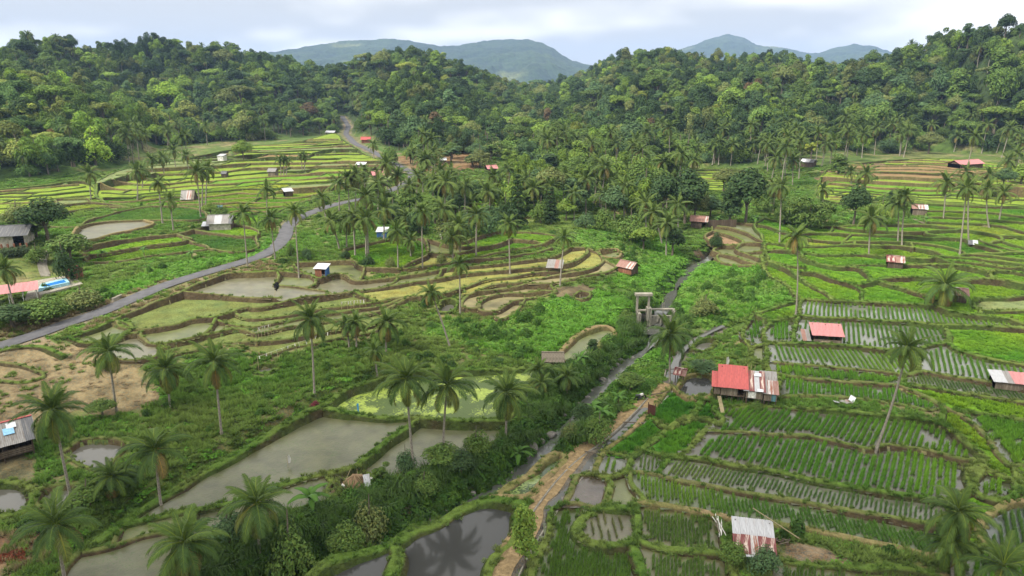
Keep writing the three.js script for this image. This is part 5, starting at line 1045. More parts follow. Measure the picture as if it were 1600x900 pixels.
function slope(g, x0, x1, yLow, zLow, yHigh, zHigh, mats, sheetW = 0.85, name = 'roof_sheet', wave) {
  const n = Math.max(1, Math.round((x1 - x0) / sheetW)), w = (x1 - x0) / n, len = Math.hypot(yHigh - yLow, zHigh - zLow), ang = Math.atan2(yHigh - yLow, zLow - zHigh);
  for (let i = 0; i < n; i++) { const m = Array.isArray(mats) ? mats[Math.floor((i / n) * mats.length)] : mats, o = new THREE.Mesh(sheetGeo(w * 1.06, len * (1 + 0.0), wave), m), j = (hr() - 0.5) * 0.05; o.position.set(x0 + (i + 0.5) * w, yHigh + (i % 2) * 0.025, zHigh); o.rotation.set(ang * (1 + 0.02 * (hr() - 0.5)), 0, (hr() - 0.5) * 0.015, 'XYZ'); o.position.z += j; o.userData.flip = 1; add(o, name, g); }
}
const boxAt = (g, name, m, w, h, d, x, y, z, ry = 0, rz = 0, rx = 0) => { const o = new THREE.Mesh(new THREE.BoxGeometry(w, h, d), m); o.position.set(x, y, z); o.rotation.set(rx, ry, rz); return add(o, name, g); };
const postAt = (g, name, m, r, x, y0, y1, z, dx = 0, dz = 0) => { const h = y1 - y0, o = new THREE.Mesh(tube([[0, 0, 0], [dx * 0.5, h * 0.5, dz * 0.5], [dx, h, dz]], r, r * 0.85, 7).geo(), m); o.position.set(x, y0, z); return add(o, name, g); };
const stickAt = (g, name, m, r, a, b) => add(new THREE.Mesh(tube([a, [(a[0] + b[0]) / 2, (a[1] + b[1]) / 2 , (a[2] + b[2]) / 2], b], r, r * 0.7, 6).geo(), m), name, g);
function plot(name, label, cat, L, Rp, group) {        // a thing whose front edge runs between two sight points
  const a = G(...L), b = G(...Rp), g = new THREE.Group(), x = (a[0] + b[0]) / 2, z = (a[2] + b[2]) / 2, f = fieldAt(x, z);
  g.position.set(x, f ? f.level + 0.1 : Math.max(groundY(a[0], a[2]), groundY(b[0], b[2]), groundY(x, z)) - 0.05, z); g.rotation.y = -Math.atan2(b[2] - a[2], b[0] - a[0]);
  add(g, name); tag(g, label, cat, group); g.w = Math.hypot(b[0] - a[0], b[2] - a[2]); return g;
}
// boards side by side, slightly uneven, as one wall; opening leaves a dark gap
function boards(g, m, x0, x1, y0, y1, z, alongZ = false, name = 'wall') {
  const n = Math.max(2, Math.round(Math.abs(x1 - x0) / 0.24)), parts = []; for (let i = 0; i < n; i++) { const w = (x1 - x0) / n, h = y1 - y0 - 0.06 * hr(), b = new THREE.BoxGeometry(w * 0.96, h, 0.035 + 0.02 * hr()); b.translate(x0 + (i + 0.5) * w, y0 + h / 2, (hr() - 0.5) * 0.02); const uv = b.attributes.uv; for (let k = 0; k < uv.count; k++) uv.setX(k, (uv.getX(k) * 0.09 + (i % 10) / 10)); parts.push(b); }
  const o = new THREE.Mesh(mergeGeometries(parts), m); if (alongZ !== false) { o.rotation.y = Math.PI / 2; o.position.set(alongZ, 0, 0); } else o.position.z = z; return add(o, name, g);
}
// o: stilt, eave, rise, depth, over, roof ('shed' rises to the back, 'gable' has its ridge along the front, 'end' shows its gable), mats, back, wall, open, x0, x1
function hutBody(g, o) {
  const x0 = o.x0, x1 = o.x1, d = o.depth, st = o.stilt || 0, e = o.eave, ov = o.over ?? 0.35, zF = o.z || 0, zB = zF - d, m = o.wall || wood, pw = o.post || woodDark, top = e + o.rise;
  const np = Math.max(2, Math.round((x1 - x0) / 2.2) + 1); for (let i = 0; i < np; i++) for (const z of [zF - 0.08, zB + 0.08]) postAt(g, 'post', pw, 0.07, lerp(x0 + 0.08, x1 - 0.08, i / (np - 1)), -0.5, o.roof === 'shed' && z === zB + 0.08 ? top : e, z);
  if (st) boxAt(g, 'floor_deck', woodDark, x1 - x0, 0.1, d, (x0 + x1) / 2, st, zF - d / 2);
  if (!o.noWalls) {
    const fh = o.half ? st + (e - st) * o.half : e; boards(g, m, x0, x1 - (o.open || 0) * (x1 - x0), st, fh, zF); boards(g, o.sideWall || m, zF + 0 - 0.02, zB + 0.02, st, e - 0.02, 0, x0).rotation.y = -Math.PI / 2; boards(g, o.sideWall || m, zB, zF, st, e - 0.02, 0, x1).rotation.y = -Math.PI / 2; boards(g, m, x0, x1, st, o.roof === 'shed' ? top - 0.08 : e, zB);
    for (const c of g.children.slice(-3, -1)) { c.position.z = 0; c.scale.z = 1; }
  }
  if (o.roof === 'shed') slope(g, x0 - ov, x1 + ov, e - 0.05, zF + ov, top + 0.08, zB - ov, o.mats, o.sheet, o.sheetName, o.wave);
  else if (o.roof === 'end') { const c = (x0 + x1) / 2, r = new THREE.Group(); r.rotation.y = Math.PI / 2; r.position.set(c, 0, zF - d / 2); add(r, 'roof', g); const hw = (x1 - x0) / 2; slope(r, -d / 2 - ov, d / 2 + ov, e - 0.12, hw + ov, top, 0, o.mats, o.sheet, o.sheetName, o.wave); const bk = new THREE.Group(); bk.rotation.y = Math.PI; add(bk, 'roof_side', r); slope(bk, -d / 2 - ov, d / 2 + ov, e - 0.12, hw + ov, top, 0, o.back || o.mats, o.sheet, o.sheetName, o.wave); }
  else { const zm = zF - d / 2; slope(g, x0 - ov, x1 + ov, e - 0.1, zF + ov, top, zm, o.mats, o.sheet, o.sheetName, o.wave); const n0 = g.children.length, bk = new THREE.Group(); bk.position.set((x0 + x1) / 2, 0, zm); bk.rotation.y = Math.PI; add(bk, 'back_roof', g); const hw = (x1 - x0) / 2; slope(bk, -hw - ov, hw + ov, e - 0.1, d / 2 + ov, top, 0.0, o.back || o.mats, o.sheet, o.sheetName, o.wave); boxAt(g, 'ridge_cap', Array.isArray(o.mats) ? o.mats[0] : o.mats, x1 - x0 + 2 * ov, 0.05, 0.3, (x0 + x1) / 2, top + 0.03, zm); const tri = new THREE.Shape([new THREE.Vector2(-d / 2, 0), new THREE.Vector2(d / 2, 0), new THREE.Vector2(0, o.rise - 0.06)]); for (const x of [x0 + 0.01, x1 - 0.06]) { const t = new THREE.Mesh(new THREE.ExtrudeGeometry(tri, { depth: 0.05, bevelEnabled: false }), o.sideWall || m); t.rotation.y = Math.PI / 2; t.position.set(x, e - 0.02, zm); add(t, 'gable_wall', g); } }
}
function hut(label, L, Rp, o, name = 'hut', group) { const g = plot(name, label, name.includes('house') ? 'house' : name.includes('shelter') ? 'shelter' : 'hut', L, Rp, group); hutBody(g, { x0: -g.w / 2, x1: g.w / 2, ...o }); return g; }

{ // the long house on stilts in the right fields
  const g = plot('stilt_house', 'long wooden house on stilts with red and patched rusty roof beside the fish pond', 'house', [1112, 626], [1213, 634]), w = g.w, h = w / 2;
  hutBody(g, { x0: -h * 0.96, x1: -h * 0.7, z: -0.1, depth: 2.6, stilt: 0.8, eave: 1.95, rise: 0.75, roof: 'shed', mats: SHEET.red, wall: wood, over: 0.3 });
  hutBody(g, { x0: -h * 0.74, x1: h * 0.0, z: 0.1, depth: 3.6, stilt: 0.85, eave: 2.1, rise: 1.3, roof: 'shed', mats: SHEET.red, wall: wood, open: 0.3, over: 0.4 });
  hutBody(g, { x0: h * 0.03, x1: h * 0.55, z: 0.25, depth: 3.3, stilt: 0.85, eave: 2.0, rise: 1.1, roof: 'shed', mats: [SHEET.zinc, SHEET.rust, SHEET.zinc, SHEET.rust], wall: wood, over: 0.3, sheet: 0.6 });
  hutBody(g, { x0: h * 0.58, x1: h * 0.98, z: 0.35, depth: 2.0, stilt: 0.8, eave: 1.85, rise: 0.75, roof: 'shed', mats: [SHEET.old, SHEET.worn, SHEET.brown], wall: wood, over: 0.2, sheet: 0.6 });
  hutBody(g, { x0: h * 0.56, x1: h * 0.95, z: -1.9, depth: 1.8, stilt: 0.8, eave: 2.5, rise: 0.5, roof: 'shed', mats: [SHEET.old, SHEET.old], wall: woodDark, over: 0.25 });
  boxAt(g, 'white_board', whiteWall, h * 0.24, 0.85, 0.04, h * 0.22, 1.35, 0.32); boxAt(g, 'roof_patch', SHEET.white, 0.7, 0.03, 0.5, h * 0.46, 2.12, 0.42, 0, 0, 0.32); boxAt(g, 'roof_patch', SHEET.white, 0.9, 0.03, 0.6, h * 0.4, 3.02, -2.5, 0, 0, 0.32); boxAt(g, 'teal_board', tealWall, h * 0.13, 0.9, 0.04, h * 0.88, 1.25, 0.41);
  for (let i = 0; i < 12; i++) postAt(g, 'stilt', woodDark, 0.055, lerp(-h * 0.9, h * 0.95, i / 11) + (hr() - 0.5) * 0.3, -0.6, 0.85, 0.1 + (hr() - 0.5) * 0.8, (hr() - 0.5) * 0.1);
  for (const x of [0.06, 0.18, 0.3]) postAt(g, 'roof_pole', bamboo, 0.03, h * x, 2.6, 4.3, -2.6);
  const r = plot('bamboo_ramp', 'bamboo walkway leading from the red roofed stilt house down to the field bank', 'ramp', [1126, 648], [1130, 648]); for (let i = 0; i < 4; i++) stickAt(r, 'pole', bamboo, 0.05, [i * 0.12 - 0.2, 0.1, 0.4], [i * 0.12 - 0.1, 1.05, -2.4]); postAt(r, 'post', bamboo, 0.05, 0, -0.3, 1.0, -1.4);
}
hut('tiny shack with rusty red roof on the pond dam beside the canal palm', [1054, 594], [1068, 596], { depth: 1.6, eave: 1.35, rise: 0.6, roof: 'gable', mats: [SHEET.rust, SHEET.brown], noWalls: true, over: 0.25, sheet: 0.5 }, 'shelter');
{ const g = hut('open field hut with a big faded pink roof among watery rice rows', [1270, 539], [1314, 541], { depth: 2.4, stilt: 0.55, eave: 1.75, rise: 0.95, roof: 'shed', mats: SHEET.pink, half: 0.4, over: 0.3, wall: wood }, 'hut');
  slope(g, -g.w / 2 - 1.5, -g.w / 2 - 0.3, 0.7, 0.2, 1.7, -2.4, [SHEET.brown, SHEET.old], 0.6); for (let i = 0; i < 6; i++) stickAt(g, 'stacked_pole', i % 2 ? bamboo : wood, 0.06, [-g.w * 0.5 + 0.2 * i, 0.3 + 0.09 * i, 0.35], [g.w * 0.4 - 0.25 * i, 0.45 + 0.07 * i, 0.2]); postAt(g, 'post', woodDark, 0.06, -g.w / 2 - 1.3, -0.4, 0.75, 0.1); }
hut('grey plank hut with zinc and orange red roof at the right edge', [1554, 606], [1612, 611], { depth: 2.2, eave: 1.15, rise: 0.5, roof: 'shed', mats: [SHEET.zinc, SHEET.old, SHEET.pink, SHEET.pink], wall: wood, over: 0.3 });
{ const g = hut('hut at the bottom right under a zinc roof with rusty lower sheets', [1149, 874], [1207, 881], { depth: 2.9, eave: 1.15, rise: 1.05, roof: 'shed', mats: SHEET.zinc, wall: wood, open: 0.4, over: 0.22, sheet: 0.7 });
  slope(g, -g.w / 2 - 0.24, g.w / 2 + 0.24, 1.02, 0.5, 1.72, -1.35, [SHEET.rust, SHEET.rust, SHEET.worn, SHEET.rust, SHEET.rust], 0.66, 'lower_roof_sheet'); slope(g, -g.w / 2, g.w / 2 + 0.1, 0.92, 0.66, 1.04, 0.4, SHEET.white, 0.9, 'eave_sheet'); postAt(g, 'prop_pole', whiteWall, 0.04, 0.1, -0.6, 1.1, 0.8);
  const p = plot('bamboo_pole', 'long pale bamboo pole leaning across the corner of the bottom right hut', 'pole', [1251, 844], [1253, 844]), a = G(1251, 844), h2 = g.localToWorld(new THREE.Vector3(g.w / 2 + 0.25, 2.35, -2.9)); const dir = h2.clone().sub(new THREE.Vector3(...a)); p.rotation.y = 0; stickAt(p, 'pole', bamboo, 0.07, [0, 0.1, 0], [dir.x * 1.75, dir.y * 1.75, dir.z * 1.75]);
  const q = rng(3), w1 = plot('wood_pile', 'heap of broken boards and scrap right of the rusty roofed bottom hut', 'wood pile', [1212, 846], [1222, 846]); for (let i = 0; i < 16; i++) stickAt(w1, 'board', i % 3 ? woodDark : wood, 0.05, [(q() - 0.5) * 1.6, 0.1 + 0.3 * q(), (q() - 0.5) * 1.6], [(q() - 0.5) * 1.8, 0.1 + 0.4 * q(), (q() - 0.5) * 1.8]);
  const w2 = plot('board_stack', 'stack of pale weathered boards left of the rusty roofed bottom hut', 'boards', [1125, 838], [1135, 838]); for (let i = 0; i < 14; i++) stickAt(w2, 'board', i % 2 ? whiteWall : wood, 0.045, [(q() - 0.5) * 0.9, 0.1 + 0.5 * q(), 0.6 * q()], [(q() - 0.5) * 0.9, 0.2 + 0.6 * q(), -1.6 - q()]); }
hut('small hut with a grey thatched roof above the stream left bank', [850, 575], [878, 577], { depth: 2.4, eave: 1.15, rise: 0.9, roof: 'gable', mats: thatch, wave: 0.05, wall: woodDark, over: 0.35, sheet: 0.5, sheetName: 'thatch_layer' });
hut('thatched field shelter on the curved tan terraces', [856, 427], [876, 427], { depth: 2.6, eave: 1.2, rise: 0.8, roof: 'shed', mats: [SHEET.old, SHEET.brown, SHEET.old], noWalls: true, over: 0.35 }, 'shelter');
hut('brown plank hut with a rusty gable roof at the end of the curved terraces', [966, 425], [986, 433], { depth: 2.4, eave: 1.4, rise: 1.0, roof: 'gable', mats: [SHEET.brown, SHEET.worn], wall: brick, sideWall: woodDark, over: 0.4 });
{ const g = hut('dark hut with a dull red roof below the trees above the stream', [1079, 357], [1103, 358], { depth: 3.4, eave: 2.0, rise: 1.1, roof: 'gable', mats: [SHEET.brown, SHEET.brown, SHEET.brown, SHEET.worn], wall: woodDark, open: 0.3, over: 0.4 }); void g;
  const f = plot('board_fence', 'dark brown board fence right of the red roofed hut under the trees', 'fence', [1106, 357], [1150, 354]); boards(f, woodDark, -f.w / 2, f.w / 2, -0.3, 1.9, 0, false, 'boards'); for (let i = 0; i < 5; i++) postAt(f, 'post', woodDark, 0.07, -f.w / 2 + (f.w * i) / 4, -0.3, 2.1, -0.1); }
hut('little brown hut alone in the bright rice on the right', [1386, 419], [1410, 420], { depth: 2.4, eave: 1.4, rise: 1.0, roof: 'gable', mats: [SHEET.rust, SHEET.brown, SHEET.worn], wall: woodDark, over: 0.3 });
{ const g = hut('hut with half rusty and half white roof in the far right terraces', [1425, 336], [1447, 337], { depth: 3, eave: 1.9, rise: 0.9, roof: 'gable', mats: [SHEET.brown, SHEET.worn, SHEET.white], wall: wood, over: 0.3 }); void g; }
hut('rusty roofed hut behind the short stout palm on the right fields', [1487, 474], [1509, 476], { depth: 2.6, eave: 1.4, rise: 0.9, roof: 'gable', mats: [SHEET.worn, SHEET.rust, SHEET.brown], wall: woodDark, over: 0.3 });
hut('low shelter with a white sheet roof at the foot of the crossing palms', [1514, 385], [1526, 386], { depth: 1.8, eave: 0.7, rise: 0.5, roof: 'shed', mats: [SHEET.dark, SHEET.white], noWalls: true, over: 0.2 }, 'shelter');
hut('long house with a faded pink roof at the foot of the right hill', [1500, 263], [1535, 262], { depth: 5, eave: 1.8, rise: 1.3, roof: 'gable', mats: SHEET.pink, wall: woodDark, over: 0.5, sheet: 1.2 }, 'house');
hut('dark hut with a white roof at the upper end of the right brown terraces', [1251, 261], [1269, 262], { depth: 3, eave: 2, rise: 1, roof: 'gable', mats: [SHEET.white, SHEET.zinc, SHEET.dark], wall: woodDark, over: 0.4 });
hut('small hut with white roof and blue side on the grey mud fields', [493, 436], [509, 437], { depth: 2, eave: 1.75, rise: 0.35, roof: 'shed', mats: SHEET.white, wall: brick, sideWall: blueWall, open: 0.35, over: 0.25 });
hut('bright blue hut with white roof among the middle palms', [589, 373], [604, 373], { depth: 2.4, eave: 1.6, rise: 0.5, roof: 'shed', mats: SHEET.white, wall: blueWall, over: 0.2 });
hut('small grey roofed hut on the terraces left of the road', [446, 308], [458, 307], { depth: 2.2, eave: 1.6, rise: 0.6, roof: 'shed', mats: SHEET.zinc, wall: woodDark, over: 0.3 });
hut('grey shed near the three short palms on the far left terraces', [419, 275], [430, 275], { depth: 3, eave: 1.7, rise: 1, roof: 'gable', mats: SHEET.old, wall: wood, over: 0.3 });
hut('white roofed field hut on the far left terraces near the road', [556, 260], [569, 260], { depth: 2.6, eave: 1.6, rise: 0.6, roof: 'shed', mats: SHEET.white, wall: wood, over: 0.3 });
hut('white roofed hut on the reddish slope right of the far road', [687, 256], [697, 256], { depth: 3, eave: 1.6, rise: 0.8, roof: 'gable', mats: [SHEET.zinc, SHEET.white], wall: woodDark, over: 0.3 });
hut('hut with a pinkish roof at the right end of the middle grove', [763, 270], [777, 270], { depth: 3, eave: 1.6, rise: 1.1, roof: 'gable', mats: SHEET.pink, wall: woodDark, over: 0.4 });
hut('hut with pink roof hidden between the grove palms near the road', [584, 285], [599, 284], { depth: 3, eave: 1.8, rise: 1.1, roof: 'gable', mats: SHEET.pink, wall: wood, over: 0.4 });
hut('tent shaped thatched hut on the left terraces behind the tall palm trio', [283, 314], [302, 314], { depth: 3.4, eave: 0.5, rise: 2.4, roof: 'gable', mats: [SHEET.old, SHEET.worn, thatch], wall: woodDark, over: 0.2 });
hut('small dark hut on the far left terraces', [346, 278], [353, 278], { depth: 2.4, eave: 1.5, rise: 0.8, roof: 'gable', mats: SHEET.dark, wall: woodDark, over: 0.2 });
hut('small white house at the top of the far left terraces', [340, 249], [349, 249], { depth: 2.4, eave: 2.0, rise: 0.5, roof: 'shed', mats: SHEET.zinc, wall: whiteWall, over: 0.2 }, 'house');
{ const g = hut('dark farmhouse with weathered roofs behind the bright field at the road', [327, 358], [361, 358], { depth: 4.2, eave: 1.7, rise: 1.7, roof: 'gable', mats: [SHEET.old, SHEET.zinc, SHEET.old, SHEET.dark], wall: paleWall, sideWall: woodDark, over: 0.5 }, 'farmhouse'); slope(g, -g.w / 2 - 1.6, -g.w / 2 + 0.2, 1.2, 0.6, 1.9, -1.6, [SHEET.white, SHEET.zinc], 0.9, 'porch_sheet');
  const t = plot('tarpaulin', 'light blue tarpaulin stretched behind the dark farmhouse', 'tarpaulin', [338, 340], [348, 340]); slope(t, -t.w / 2, t.w / 2, 2.3, 0.5, 2.9, -1.6, SHEET.blue, 1.2, 'sheet'); for (const x of [-1, 1]) postAt(t, 'pole', woodDark, 0.06, (x * t.w) / 2, -0.3, 2.5, 0); }
{ const g = hut('house with a dark grey roof above the garden at the left edge', [-30, 388], [40, 386], { depth: 6, eave: 2.5, rise: 1.5, roof: 'gable', mats: SHEET.dark, wall: paleWall, open: 0.25, over: 1.0, sheet: 1.1 }, 'garden_house'); for (let i = 0; i < 5; i++) boxAt(g, 'porch_rail_post', brick, 0.3, 0.9, 0.3, g.w * 0.02 + i * 1.1, 0.45, 1.2);
  const p = plot('pavilion', 'long open pavilion with a faded pink roof beside the blue pool', 'pavilion', [-30, 482], [60, 469]); hutBody(p, { x0: -p.w / 2, x1: p.w / 2, depth: 3.4, eave: 2.0, rise: 0.5, roof: 'shed', mats: SHEET.pink, noWalls: true, over: 0.3, sheet: 1.0, post: whiteWall });
  const s = plot('pool_kiosk', 'small red roofed kiosk at the corner of the pool terrace', 'kiosk', [105, 436], [117, 438]); hutBody(s, { x0: -s.w / 2, x1: s.w / 2, depth: 1.8, eave: 1.8, rise: 0.7, roof: 'gable', mats: SHEET.red, wall: brick, open: 0.5, over: 0.2 });
  // pool terrace
  const quad = (ps, h, m, name, parent, y) => { const v = ps.map((q) => G(...q)), c = v.reduce((t, q) => [t[0] + q[0] / 4, t[1] + q[1] / 4, t[2] + q[2] / 4], [0, 0, 0]); const sh = new THREE.Shape(v.map((q) => new THREE.Vector2(q[0] - parent.position.x, -(q[2] - parent.position.z)))); const o = new THREE.Mesh(new THREE.ExtrudeGeometry(sh, { depth: h, bevelEnabled: false }), m); o.rotation.x = -Math.PI / 2; o.position.y = y; add(o, name, parent); return c; };
  const deck = new THREE.Group(), dc = G(70, 456); deck.position.set(...dc); add(deck, 'pool_terrace'); tag(deck, 'grey paved terrace on a retaining wall round the blue pool', 'terrace', null, 'structure'); quad([[40, 472], [50, 440], [112, 430], [130, 446]], 1.6, concrete, 'paving', deck, -1.2);
  const pool = new THREE.Group(); pool.position.set(dc[0], dc[1] + 0.4, dc[2]); add(pool, 'swimming_pool'); tag(pool, 'small raised blue swimming pool beside the pink roofed pavilion', 'pool'); quad([[61, 460], [66, 450], [104, 440], [110, 448]], 0.55, std({ color: col(0.35, 0.62, 0.75), map: concTex, roughness: 0.6 }), 'pool_wall', pool, 0); quad([[70, 457], [74, 451], [101, 444], [105, 448]], 0.03, new THREE.MeshPhysicalMaterial({ color: col(0.03, 0.18, 0.5), roughness: 0.1 }), 'water', pool, 0.56);
  // garden stairs
  const pts = resample(path3('77,394 68,402 66,412 68,422 72,432'), 0.75), st = new THREE.Group(); st.position.set(...pts[0]); add(st, 'garden_stairs'); tag(st, 'curving stone garden stairs from the house down to the pool', 'stairs', null, 'structure'); pts.forEach((q, i) => { const n = pts[Math.min(i + 1, pts.length - 1)], o = boxAt(st, 'step', concrete, 1.6, 0.5, 0.42, q[0] - pts[0][0], groundY(q[0], q[2]) - pts[0][1] - 0.05, q[2] - pts[0][2]); if (n !== q) o.rotation.y = Math.atan2(n[0] - q[0], n[2] - q[2]); });
  const rw = plot('hedge', 'clipped hedge below the house at the left edge', 'hedge', [4, 402], [46, 398]); const hb = new THREE.Mesh(crownGeo([-3, -2, -1, 0, 1, 2, 3].map((k) => [k * rw.w / 7, 0.8, 0, 1.1, 0.9]), 1500, 0.4, 333), leafTint([0.06, 0.09, 0.035])); add(hb, 'foliage', rw); }
{ const g = hut('grey roofed house with a veranda in the bottom left at the fish ponds', [-40, 738], [56, 712], { depth: 5, stilt: 0.7, eave: 2.3, rise: 1.5, roof: 'gable', mats: [SHEET.red, SHEET.worn, SHEET.old, SHEET.old, SHEET.old, SHEET.dark], wall: woodDark, half: 0.5, over: 0.5, sheet: 1.0 }, 'veranda_house'); for (let i = 0; i < 3; i++) boxAt(g, 'rail', wood, g.w * 0.5, 0.05, 0.05, g.w * 0.22, 1.0 + i * 0.22, 0.3); boxAt(g, 'roof_patch', SHEET.blue, 1.0, 0.03, 0.9, g.w * 0.16, 3.2, -1.1, 0, 0, 0.52); boxAt(g, 'roof_patch', SHEET.white, 0.9, 0.03, 0.7, g.w * 0.22, 3.55, -1.7, 0, 0, 0.52); }
hut('reddish roofed hut beside the road where it enters the woods', [565, 223], [578, 223], { depth: 3.4, eave: 1.6, rise: 1.2, roof: 'gable', mats: SHEET.red, wall: brick, over: 0.4 });
hut('white roofed hut left of the road at the edge of the woods', [509, 211], [522, 211], { depth: 3.4, eave: 1.6, rise: 1.0, roof: 'gable', mats: SHEET.zinc, wall: wood, over: 0.4 });
hut('brown thatched hut among trees behind the middle grove', [1028, 268], [1040, 268], { depth: 3, eave: 2.2, rise: 1.4, roof: 'gable', mats: thatch, wall: brick, over: 0.4 });

{ // weir with its sluice gate across the stream
  const g = plot('weir', 'concrete weir with a sluice gate tower across the stream', 'weir', [990, 508], [1054, 506]), w = g.w, h = w / 2, stain = std({ color: col(0.3, 0.29, 0.25), map: tex(256, (u, v) => { const n = 0.8 + 0.3 * pf(u, v, 6, 301, 4), p = smooth(0.05, 0.35, pn(u, v * 0.2, 16, 305) * 0.7 + 0.6 * pf(u, v * 0.4, 6, 307, 3)); return mix3([n, n * 0.97, n * 0.9], [0.1, 0.1, 0.085], p * 0.85); }) });
  g.position.set(weirAt[0] + 0.3, streamLevel(weirAt[1]), weirAt[2]);
  boxAt(g, 'weir_wall', stain, w * 0.66, 2.4, 0.6, h * 0.36, 0.5, 0); boxAt(g, 'pier', stain, 0.75, 4.2, 1.6, -h * 0.34, 1.2, 0.1); boxAt(g, 'side_wall', stain, 0.5, 3.2, 2.6, -h * 0.86, 0.9, 0.2); boxAt(g, 'gate', std({ color: col(0.06, 0.055, 0.05), roughness: 0.6 }), h * 0.44, 2.2, 0.12, -h * 0.6, 0.9, -0.3);
  boxAt(g, 'gate_beam', concrete, h * 0.56, 0.25, 0.35, -h * 0.6, 2.7, -0.1); for (const x of [-0.92, -0.34]) boxAt(g, 'tower_post', concrete, 0.35, 3.0, 0.35, h * x, 4.0, -0.2); boxAt(g, 'tower_beam', concrete, h * 0.86, 0.4, 1.0, -h * 0.62, 5.6, -0.2); boxAt(g, 'footbridge', concrete, w * 0.66, 0.22, 0.5, h * 0.36, 2.5, -1.2); boxAt(g, 'end_pier', stain, 0.5, 3.4, 1.8, h * 1.0, 0.9, -0.4); for (const x of [0.55, 0.62]) postAt(g, 'gauge_pole', concrete, 0.05, h * x, 0, 3.4, -2.5);
}
{ // little things of the fields
  const q = rng(77);
  const heap = plot('brushwood_heap', 'brown brushwood and straw heap beside the little dark pool', 'brushwood', [532, 768], [582, 764]); const hm = std({ color: col(0.25, 0.17, 0.105), map: thatch.map, roughness: 1 });
  { const geo = new THREE.SphereGeometry(1, 28, 16), p = geo.attributes.position; for (let i = 0; i < p.count; i++) { const x = p.getX(i), y = p.getY(i), z = p.getZ(i), n = 1 + 0.5 * fbm(x * 2 + 3, z * 2 + y, 4); p.setXYZ(i, x * heap.w * 0.42 * n, Math.max(-0.2, y) * 1.0 * n, z * 1.5 * n - 0.8); } geo.computeVertexNormals(); add(new THREE.Mesh(geo, hm), 'straw_mound', heap); for (let i = 0; i < 26; i++) { const x = (q() - 0.5) * heap.w * 0.9, z = -0.8 + (q() - 0.5) * 2; stickAt(heap, 'branch', i % 3 ? woodDark : bamboo, 0.035, [x, 0.3 + 0.4 * q(), z], [x + (q() - 0.5) * 1.8, 0.5 + 1.0 * q(), z + (q() - 0.5) * 1.2]); } slope(heap, heap.w * 0.24, heap.w * 0.44, 0.5, 0.7, 1.3, -0.4, [SHEET.zinc, SHEET.old], 0.5, 'sheet'); for (let i = 0; i < 7; i++) { const o = boxAt(heap, 'plastic_sack', whiteWall, 0.35, 0.14, 0.28, -heap.w * 0.4 + i * 0.5, 0.45 + 0.25 * q(), 0.4 - 1.2 * q(), q() * 3, q() * 0.5); void o; } }
  const red = plot('leaf_heap', 'heap of red brown dead leaves in the bottom left corner', 'leaf heap', [0, 874], [32, 874]); add(new THREE.Mesh(crownGeo([[-0.8, 0.1, 0, 0.7, 0.4], [0.3, 0.15, -0.4, 0.8, 0.4], [0.9, 0.1, 0.2, 0.5, 0.4]], 700, 0.3, 61, { narrow: 0.2 }), leafTint([0.22, 0.065, 0.035], 0.05)), 'leaves', red);
  const rb = plot('red_bush', 'small dark red bush at the corner of the ditch bank', 'bush', [487, 634], [496, 634]); add(new THREE.Mesh(crownGeo([[0, 0.7, 0, 0.6, 1.1], [0.2, 1.1, 0, 0.4, 1.1]], 320, 0.25, 62), leafTint([0.13, 0.03, 0.035], 0.1)), 'foliage', rb);
  const cloth = (px, py, h, w, label, yaw, name = 'cloth_flag') => { const g = plot(name, label, 'flag', [px - 1, py], [px + 1, py]); g.rotation.y = yaw; postAt(g, 'pole', bamboo, 0.03, 0, -0.2, h + 0.1, 0); const s = new Surf(); for (let j = 0; j <= 6; j++) for (let i = 0; i <= 4; i++) s.vert(0.03 + (i / 4) * w, h - (j / 6) * h * 0.75, 0.12 * Math.sin(i * 1.3 + j * 0.7) * (i / 4), null, 0, 0); for (let j = 0; j < 6; j++) for (let i = 0; i < 4; i++) { const a = j * 5 + i; s.i.push(a, a + 5, a + 1, a + 1, a + 5, a + 6); } add(new THREE.Mesh(s.geo(), whiteWall), 'cloth', g); };
  cloth(1134, 573, 1.5, 0.45, 'white cloth flag on a pole above the fish pond', 0.4); cloth(450, 729, 1.2, 0.35, 'white cloth flag standing in the big grey mud field', 1.0); cloth(686, 372, 1.4, 0.4, 'white cloth flag among the middle palms', 0.2);
  const sc = plot('scarecrow', 'black plastic sack scarecrow hanging from a leaning pole in a mud field', 'scarecrow', [428, 470], [430, 470]); stickAt(sc, 'pole', bamboo, 0.035, [0, -0.1, 0], [0.7, 2.6, 0]); add(new THREE.Mesh(crownGeo([[0.55, 1.9, 0, 0.4, 1.7]], 120, 0.4, 64), leafTint([0.02, 0.02, 0.025], 0.02)), 'sack', sc);
  const line = (A, B, n, label) => { const a = G(...A), b = G(...B), g = new THREE.Group(); g.position.set(...a); add(g, 'bird_scarer'); tag(g, label, 'bird scarer'); const d = [b[0] - a[0], b[1] - a[1], b[2] - a[2]]; for (let i = 0; i <= 4; i++) { const f = i / 4, gx = a[0] + d[0] * f, gz = a[2] + d[2] * f; postAt(g, 'stake', bamboo, 0.03, d[0] * f, groundY(gx, gz, false) - a[1] - 0.2, d[1] * f + 1.7, d[2] * f); } stickAt(g, 'string', whiteWall, 0.012, [0, 1.6, 0], [d[0], d[1] + 1.6, d[2]]); for (let i = 0; i < n; i++) { const f = (i + 0.5 * q()) / n, l = 0.3 + 0.4 * q(); boxAt(g, 'plastic_strip', whiteWall, 0.16, l, 0.02, d[0] * f, d[1] * f + 1.6 - l / 2, d[2] * f, q() * 3, (q() - 0.5) * 0.5); } };
  line([404, 574], [518, 533], 13, 'string of white plastic strips over the lower left terraces'); line([534, 486], [572, 482], 8, 'short string of white plastic strips behind the two small palms'); line([404, 528], [424, 522], 4, 'short string of white strips at the left terrace steps');
